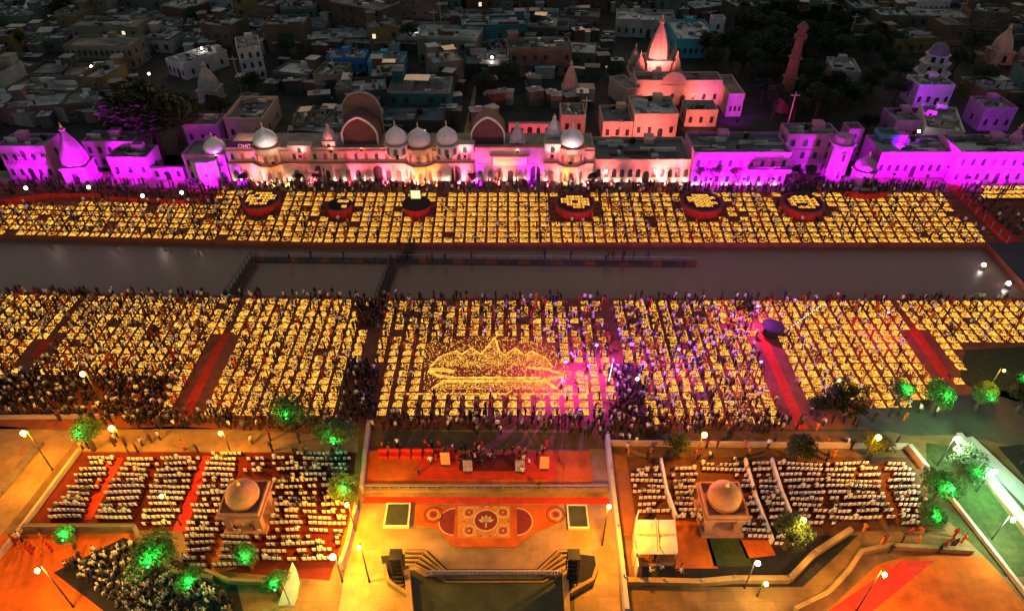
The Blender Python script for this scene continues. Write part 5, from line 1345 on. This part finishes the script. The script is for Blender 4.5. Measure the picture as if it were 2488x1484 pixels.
# ---------------------------------------------------------------- lamps
def street_lamp(px, py, hgt, label, c=(1,.52,.10), power=5000, z=0.0, bulb='bulb_warm', r_=.28, group=None, base=None):
    """px,py is where the lamp head is seen"""
    p = G(px, py, z+hgt); t_ = thing('street_lamp', (p.x, p.y, z), label, 'street lamp', group)
    b = MB(); b.loft([(0,.5,0,.12,.12),(0,.5,.4,.08,.08),(0,.5,hgt-.1,.05,.05)], 7); b.build('pole', M['darkmetal'], t_)
    b = MB(); b.bar((0,.5,hgt-.15),(0,0,hgt-r_*1.3),.04); b.build('arm', M['darkmetal'], t_)
    b = MB(); b.lathe([(.06,-r_*1.6),(.16,-r_*1.1),(.2,-r_*.8)], 8); q = b.build('lamp_housing', M['darkmetal'], t_); q.location = (0,0,hgt)
    b = MB(); b.lathe([(r_*.3,-r_),(r_*.85,-r_*.6),(r_,0),(r_*.8,r_*.6),(r_*.4,r_*.9),(r_*.05,r_)], 10); q = b.build('bulb', M[bulb], t_, True); q.location = (0,0,hgt)
    spot(t_, (p.x, p.y-.15, z+hgt-.55), None, c, power*LAMPK, typ='POINT', rad=.25)
    return t_
LAMPK = .60
SOD = (1, .36, .004)
street_lamp(200, 908, 7.0, 'street lamp glowing yellow above the left dark crowd', SOD, 3600)
street_lamp(270, 1040, 6.0, 'street lamp over the crossing by the green-lit tree on the left', SOD, 6000)
street_lamp(56, 1052, 6.5, 'street lamp at the far left road', SOD, 9000)
street_lamp(1712, 1056, 6.0, 'street lamp behind the right domed pavilion', SOD, 4500)
street_lamp(2135, 1062, 6.0, 'street lamp above the wide right seating block', SOD, 6500)
street_lamp(1842, 1368, 5.0, 'white-yellow lamp in the dark garden at the lower right', (1,.8,.35), 1200, bulb='bulb_white', r_=.22)
street_lamp(842, 1226, 5.0, 'small yellow lamp at the left wall of the court', SOD, 11000, r_=.2)
street_lamp(808, 1352, 5.0, 'yellow lamp by the lower left court wall', (1,.7,.12), 5500)
street_lamp(1862, 1418, 3.0, 'low yellow lamp on the bottom garden wall', (1,.65,.1), 900, r_=.2)
street_lamp(1955, 1262, 5.0, 'yellow lamp at the front of the wide seating block', (1,.6,.08), 3800, r_=.18)
street_lamp(535, 1052, 4.5, 'yellow lamp on the road behind the left chairs', SOD, 3800, r_=.2)
street_lamp(392, 1205, 5.5, 'yellow lamp over the bright left seating column', (1,.6,.08), 2800, r_=.18)
street_lamp(1480, 1230, 7.0, 'added lamp on the right court wall lighting the rangoli', SOD, 12000, r_=.2)  # added lamp, made strong to light court and stage
street_lamp(872, 1330, 6.5, 'added lamp at the lower left of the court lighting the steps', SOD, 5000, r_=.2)  # lamp and post added to brighten the stair
street_lamp(2150, 1395, 7.0, 'added lamp over the orange floor at bottom right', (1,.35,.05), 7500, r_=.2)  # added light source for the right corner carpet
street_lamp(90, 1385, 7.0, 'added lamp over the orange floor at bottom left', (1,.4,.05), 8000, r_=.2)  # lamp put in to light the left corner floor
street_lamp(2440, 900, 6.0, 'lamp over the lawn at the right', SOD, 1800, r_=.15)
street_lamp(2328, 1066, 5.0, 'bright white-green lamp at the head of the right path', (.6,1,.6), 5000, bulb='bulb_white')
street_lamp(2420, 1145, 4.0, 'greenish lamp on the broad ledge, upper one', (.35,1,.5), 5500, bulb='bulb_white', r_=.2)
street_lamp(2462, 1262, 4.0, 'pale lamp on the broad ledge, lower one', (.9,1,.6), 4500, bulb='bulb_white', r_=.2)
street_lamp(2040, 925, 4.0, 'yellow lamp among the lamps above the dark trees', (1,.6,.08), 900, r_=.2)
for k, (px, py, lab) in enumerate([(62,457,'white lamp post on the left terrace, leftmost'),(215,455,'white lamp post on the left terrace, second'),(346,476,'low white lamp on the left terrace behind the parapet'),(441,468,'white lamp post on the left terrace near the dark steps')]):
    street_lamp(px, py, 3.0 if k < 3 else 2.5, lab, (1,.6,.4), 90, z=TOPZ, bulb='bulb_white', r_=.26)
for k, (px, py, c) in enumerate([(222,164,(.8,.9,1)),(246,166,(.8,.9,1)),(1195,142,(1,.95,.9)),(362,182,(1,.9,.3)),(2232,322,(1,.95,1)),(490,120,(1,.9,.7)),(1010,75,(1,1,.8)),(210,205,(1,.95,.9))]):
    t_ = thing('roof_lamp', G(px, py, TOPZ+4.0)-Vector((0,0,4.0)), f'small bright lamp among the town roofs, {["on the row house, left one","on the row house, right one","in the upper centre","yellowish, left of the grey temple","behind the long purple hall","upper left","top centre near the edge","left, below the row house"][k]}', 'lamp')
    cube_part('pole', t_, -.05, .05, -.05, .05, 0, 4.0, M['darkmetal']); b = MB(); b.lathe([(.1,4.0),(.28,4.15),(.2,4.4)], 8); b.build('bulb', M['bulb_white'], t_)
    spot(t_, t_.location+Vector((0,-.5,4.6)), None, c, 60, typ='POINT', rad=.2)
# green-lit trees with a green lamp hanging inside
GT = [(228,1092,2.0,4.6,'behind the left chairs'),(715,1040,2.6,5.0,'at the front edge of the lamp field'),(825,1102,2.4,5.0,'at the back corner of the court'),(846,1222,1.8,4.2,'at the left court wall'),
      (400,1388,2.5,5.0,'in front of the yellow-lit chairs'),(182,1330,1.2,3.2,'below the leftmost chairs'),(612,1380,1.4,3.4,'in the front of the dark seating'),(480,1440,1.4,3.4,'at the bottom left of centre'),
      (682,1445,1.3,3.2,'beside the white flag'),(2262,1000,2.2,4.4,'by the right lamp rows, brightest'),(2368,995,1.8,4.0,'right of the brightest green tree'),(2175,985,1.5,3.8,'left of the brightest green tree'),
      (2262,1222,2.2,4.6,'right of the right seating'),(2232,1282,1.8,3.8,'at the lower right of the seating'),(2455,950,1.5,3.4,'at the right edge by the lawn'),(2318,1180,2.6,5.4,'tall and thin beside the green path')]
for k, (px, py, r_, h, lab) in enumerate(GT):
    t_ = tree(px, py, r_, h, 'green-lit tree '+lab, 0, False)
    lp = thing('tree_light', t_.location+Vector((.2,-r_*.62,h-r_*.62)), 'small green lamp hanging in the tree '+lab, 'lamp')
    b = MB(); b.lathe([(.04,-.12),(.10,-.05),(.11,.04),(.05,.11)], 8); b.build('bulb', M['bulb_green'], lp)
    b = MB(); b.bar((0,0,.15),(-.2,r_*.5,.9),.02,4); b.build('cord', M['darkmetal'], lp)
    spot(lp, lp.location+Vector((0,.45,.35)), None, (.03,1,.14), 620 if k not in (9,12,0) else 1500, typ='POINT', rad=.2)
for k, (px, py, r_, h) in enumerate([(2035,1010,2.6,5),(1985,1020,1.8,4),(1925,1120,1.9,4),(2110,1120,1.6,4),(1905,1330,2.0,4.5),(845,905,.1,.1),(1640,1110,1.5,3.5),(2470,1000,2,4)]):
    if r_ > .5: tree(px, py, r_, h, 'unlit dark tree '+['above the lit road on the right','left of the big dark tree by the road','behind the right seating, left one','behind the right seating, right one','at the edge of the dark garden','','behind the right pavilion','at the right edge of the road'][k], 0, True)
# purple stage lights in the field
for k, (px, py, c, pw, lab) in enumerate([(1450,840,(.55,.05,1),1500,'purple floodlight on a mast right of the mural'),(1375,880,(.8,.05,1),1500,'purple floodlight on a mast at the mural corner'),(1842,745,(.9,.08,1),1000,'purple floodlight by the near canal edge'),
        (1650,850,(.35,.05,1),1200,'violet floodlight in the right lamp field'),(2160,760,(.9,.05,.5),500,'magenta floodlight in the far right lamp field'),(1850,880,(.9,.05,.9),260,'magenta floodlight at the head of the long right carpet')]):
    p = G(px, py, 3.5); t_ = thing('floodlight', (p.x, p.y+.4, 0), lab, 'floodlight')
    cube_part('mast', t_, -.05, .05, -.05, .05, 0, 3.6, M['darkmetal']); cube_part('housing', t_, -.25, .25, -.3, -.06, 3.3, 3.7, M['black'])
    b = MB(); b.lathe([(.16,0),(.14,.03)], 8); q = b.build('lens', M['bulb_purple'], t_); q.location = (0,-.3,3.5); q.rotation_euler = (PI/2,0,0)
    spot(t_, (p.x, p.y-.5, 4.1), None, c, pw*3, typ='POINT', rad=.2)
tb_ = thing('beam_tube', G(1478, 934, 0), 'slanted white light beam shaped as a tube, dark gap right of the mural', 'lamp')  # beam of light given solid form as an added glowing tube
b = MB(); b.bar((0,0,.6),(.4,1.0,2.6),.035,6); b.build('tube', M['beam_glow'], tb_); cube_part('stand', tb_, -.2, .2, -.2, .2, 0, .6, M['darkmetal'])
t_ = thing('work_lamp', G(1545, 942, 0), 'small white work lamp right of the slanted light beam', 'lamp'); cube_part('stand', t_, -.05, .05, -.05, .05, 0, 1.4, M['darkmetal']); b = MB(); b.lathe([(.1,1.4),(.2,1.5),(.1,1.7)], 8); b.build('bulb', M['bulb_white'], t_)

# uplights along the arcade base (white streaks) and magenta ones on the right mansion
ub = MB(); v_ = [(-.22,-.16,0),(.22,-.16,0),(.22,.2,0),(-.22,.2,0),(-.22,-.16,.42),(.22,-.16,.42),(.22,.2,.10),(-.22,.2,.10)]
ub.add(v_, [(0,3,2,1),(4,5,6,7),(0,1,5,4),(1,2,6,5),(2,3,7,6),(3,0,4,7)]); UPB = me('housing', ub.v, ub.f, [M['darkmetal']])
ul = MB(); ul.add([(-.17,-.10,.37),(.17,-.10,.37),(.17,.16,.14),(-.17,.16,.14)], [(0,1,2,3)]); UPL = [me('lens', ul.v, ul.f, [M['uplight']]), me('lens', ul.v, ul.f, [M['uplight_mag']])]
def uplight(x, y, z, k, lab, grp):
    t_ = ob('uplight', UPB); t_.location = (x, y, z); tag(t_, lab, 'uplight', grp); ob('lens', UPL[k], t_)
x = x0+.6
while x < XB(1670):
    if not any(abs(x-a) < 1.1 for a in gx) and R.random() < .92:
        yy = YB-.38
        for a in tx:
            if abs(x-a) < 2.5: yy = YB+.6-2.2*math.cos(min(1, abs(x-a)/2.5)*PI/3.2)-.38
        if x > XB(1442): yy = G(1500,444,TOPZ).y-.38
        uplight(x, yy, TOPZ, 0, 'small white uplight at the foot of the arcade wall', 'uplights along the riverside wall')
    x += R.choice((.89, 1.0, 1.78)) if x < XB(1440) else 2.0
for px in (1682,1692,1704,1722,1752,1764,1790,1806,1818,1842,1872,1882):
    p = G(px, 452, TOPZ); uplight(p.x, p.y-.38, TOPZ, 1, 'small magenta-white uplight at the foot of the purple mansion', 'uplights along the purple mansion')
# large colour floodlights
FLK = 2.8
MAG = (.80,.0,1); PUR = (.50,.0,1); PNK = (1,.21,.18); ROSE = (1,.10,.20); AMB = (1,.40,.06); WRM = (1,.72,.55)
def flood(px, py, tgt, c, power, lab, z=TOPZ, h=.5, ang=100):
    if h == 2.6: ang = 155; power *= .72
    p = G(px, py, z); t_ = thing('floodlight', (p.x, p.y, z), lab, 'floodlight')
    cube_part('stand', t_, -.05, .05, -.05, .05, 0, h, M['darkmetal']); cube_part('housing', t_, -.25, .25, -.12, .12, h, h+.35, M['black'])
    b = MB(); b.add([(-.2,.125,h+.05),(.2,.125,h+.05),(.2,.125,h+.3),(-.2,.125,h+.3)], [(3,2,1,0)]); b.build('lens', M['bulb_purple'] if c in (MAG, PUR) else M['bulb_warm'], t_)
    spot(t_, (p.x, p.y+.25, z+h+.3), tgt, c, power*(FLK if power > 700 else 2.2), ang, .8, .25)
def T(px, py, z, zb=TOPZ): v = G(px, py, zb); return (v.x, v.y, z)
fl_ = [(90,452,(90,436,5),MAG,1500,'magenta floodlight before the lettered building'),(205,468,(205,441,7),MAG,6000,'magenta floodlight before the left temple tower'),(300,455,(290,420,6),MAG,3000,'magenta floodlight before the long house'),
       (330,452,(330,432,4),MAG,2500,'magenta floodlight before the box house'),(415,456,(415,437,3),MAG,1300,'purple floodlight before the low wall'),(512,462,(512,441,4),MAG,4200,'magenta floodlight before the left pavilion'),
       (1720,470,(1720,452,5),MAG,3500,'magenta floodlight before the left half of the mansion'),(1800,470,(1800,452,5),MAG,4500,'magenta floodlight before the middle of the mansion'),(1870,470,(1870,452,6),MAG,5000,'magenta floodlight before the right of the mansion'),
       (1960,458,(1950,420,8),MAG,9000,'magenta floodlight before the tallest block'),(2035,465,(2018,440,6),MAG,2600,'magenta floodlight before the octagonal tower'),(2088,466,(2088,450,6),MAG,6500,'magenta floodlight before the shrine'),
       (2160,458,(2160,428,5),MAG,3500,'magenta floodlight before the left of the long hall'),(2240,462,(2240,428,5),MAG,3500,'magenta floodlight before the right of the long hall'),
       (2340,466,(2340,446,5),MAG,4000,'magenta floodlight before the arched mansion, left'),(2430,466,(2430,446,6),MAG,4500,'magenta floodlight before the arched mansion, right'),
       (2290,440,(2400,380,8),PUR,4000,'purple floodlight behind the right buildings')]
for f_ in fl_: flood(f_[0], f_[1], T(*f_[2]), f_[3], f_[4], f_[5], TOPZ, 2.6)
for k, (px, c, pw) in enumerate([(590,PUR,1500),(632,PNK,1500),(700,AMB,1200),(760,ROSE,2200),(850,ROSE,2200),(940,ROSE,2000),(985,PNK,1800),(1060,AMB,1500),(1125,ROSE,1800),(1165,MAG,800),(1215,PNK,1000),(1290,MAG,900),(1330,ROSE,2000),(1372,AMB,1500),(1420,PNK,2000),(1480,PNK,2200),(1545,PNK,2200),(1610,PNK,2200),(1655,PNK,2000),(668,AMB,1500),(1025,AMB,1500)]):
    flood(px, 465, T(px, 441, TOPZ+3), c, pw*(.7 if c == AMB else 1.45), f'floodlight on the terrace facing the arcade, {ordn(k+1)} in the list from the left end' if False else f'{"pink" if c in (PNK,ROSE) else "amber" if c == AMB else "purple"} floodlight facing the arcade wall, near its {["left end","left end bay","left dome","first gate","second gate","white left kiosk","centre bay, left","centre bay, right","third gate","sign, left corner","sign board","sign, right corner","fourth gate","right dome","right end","long pink wall, left","long pink wall, middle left","long pink wall, middle right","long pink wall, right","left dome, front","central dome, front"][k]}')
ZR = TOPZ+HU+.06
for k, (px, py, z, tgt, c, pw, lab) in enumerate([(966,384,ZR,(966,372,ZR+3),WRM,700,'warm roof light below the left white kiosk'),(1088,384,ZR,(1088,372,ZR+3),WRM,700,'warm roof light below the right white kiosk'),(1025,368,ZR,(1025,375,ZR+3),PUR,700,'purple roof light by the central dome'),
        (665,400,ZR,(665,380,ZR+2),(1,.95,.9),400,'white roof light below the left dome'),(1385,400,ZR,(1385,380,ZR+2),(1,.95,.95),400,'white roof light below the right dome'),(804,372,ZR,(804,356,ZR+2),PNK,300,'pink roof light at the left small spire'),
        (1257,372,ZR,(1257,352,ZR+2),PNK,350,'pink roof light at the spire right of the arch'),(730,384,ZR,(730,372,ZR+1),WRM,160,'warm roof light at the left roof room'),(1130,384,ZR,(1130,372,ZR+1),(1,.9,.6),160,'warm roof light at the centre roof room'),(1342,384,ZR,(1342,372,ZR+1),(1,.9,.6),160,'warm roof light at the right roof room'),
        (878,368,ZR,(878,345,ZR+3),PNK,160,'dim light before the tall vault'),(1186,368,ZR,(1186,345,ZR+3),ROSE,160,'dim light before the maroon arch'),(525,385,TOPZ+4.7,(525,372,TOPZ+7),(1,.5,.7),500,'pink roof light at the left pavilion dome')]):
    flood(px, py, T(*tgt, ZR if z >= TOPZ+4 else TOPZ), c, pw, lab, z, .1, 90)
for k, (px, py, tgt, c, pw, lab, z) in enumerate([(1592,212,(1592,186,9),PNK,3600,'pink floodlight before the main temple spire',TOPZ+.2),(1390,256,(1384,240,6),PNK,1200,'pink floodlight before the small spire temple',TOPZ+.2),
        (1590,276,(1590,256,5),PNK,1500,'pink floodlight in the palace court, left',TOPZ+.2),(1700,276,(1700,256,5),PNK,1500,'pink floodlight in the palace court, right',TOPZ+.2),(1790,300,(1775,262,6),PUR,1500,'purple floodlight at the palace wing',TOPZ+2),
        (1590,362,(1590,338,5),PNK,1900,'pink floodlight before the large pink house',TOPZ+1),(1500,362,(1500,340,4),PNK,1300,'pink floodlight before the annex',TOPZ+1),(1700,328,(1700,308,4),PNK,1000,'pink floodlight before the small pink house',TOPZ+1),
        (1290,352,(1290,334,4),ROSE,1800,'rose floodlight before the long court wall',TOPZ+3),(1345,372,(1345,345,8),WRM,1500,'warm floodlight before the larger pale spire',TOPZ+5.8),(1392,345,(1392,326,4),PNK,500,'pink floodlight before the tan house',TOPZ+3),
        (1906,300,(1900,268,12),(1,.05,.3),600,'dim rose floodlight at the slender tower',TOPZ+4),(2255,245,(2252,205,7),PUR,800,'purple floodlight below the tiered tower',TOPZ+4),(2258,285,(2258,262,6),PUR,900,'purple floodlight before the ledge house',TOPZ+4),
        (2410,340,(2410,318,5),PUR,750,'purple floodlight before the far purple box',TOPZ+3),(500,370,(500,350,5),MAG,3000,'magenta floodlight before the plain purple house',TOPZ+5),(600,362,(600,335,5),(1,.42,.25),1800,'salmon floodlight before the slab-roofed house',TOPZ+5.8),
        (2190,368,(2190,345,5),PUR,900,'purple floodlight before the two-window house',TOPZ+4),(2425,165,(2420,150,8),PNK,400,'faint pink floodlight at the far right spire',TOPZ+3)]):
    flood(px, py, T(*tgt), c, pw, lab, z, 3.2 if k == 0 else .4, 110)

# same look, same group: say which one by its place
from collections import defaultdict
bpy.context.view_layer.update()
dd_ = defaultdict(list)
for o in col.objects:
    if o.parent is None and o.get('category') and o.get('label'): dd_[o['label']].append(o)
for lab, L_ in dd_.items():
    if len(L_) > 1 and len(lab.split()) <= 13:
        L_.sort(key=lambda o: proj(*o.location)[0])
        for i, o in enumerate(L_): o['label'] = f"{lab}, {ordn(i+1)} from left"
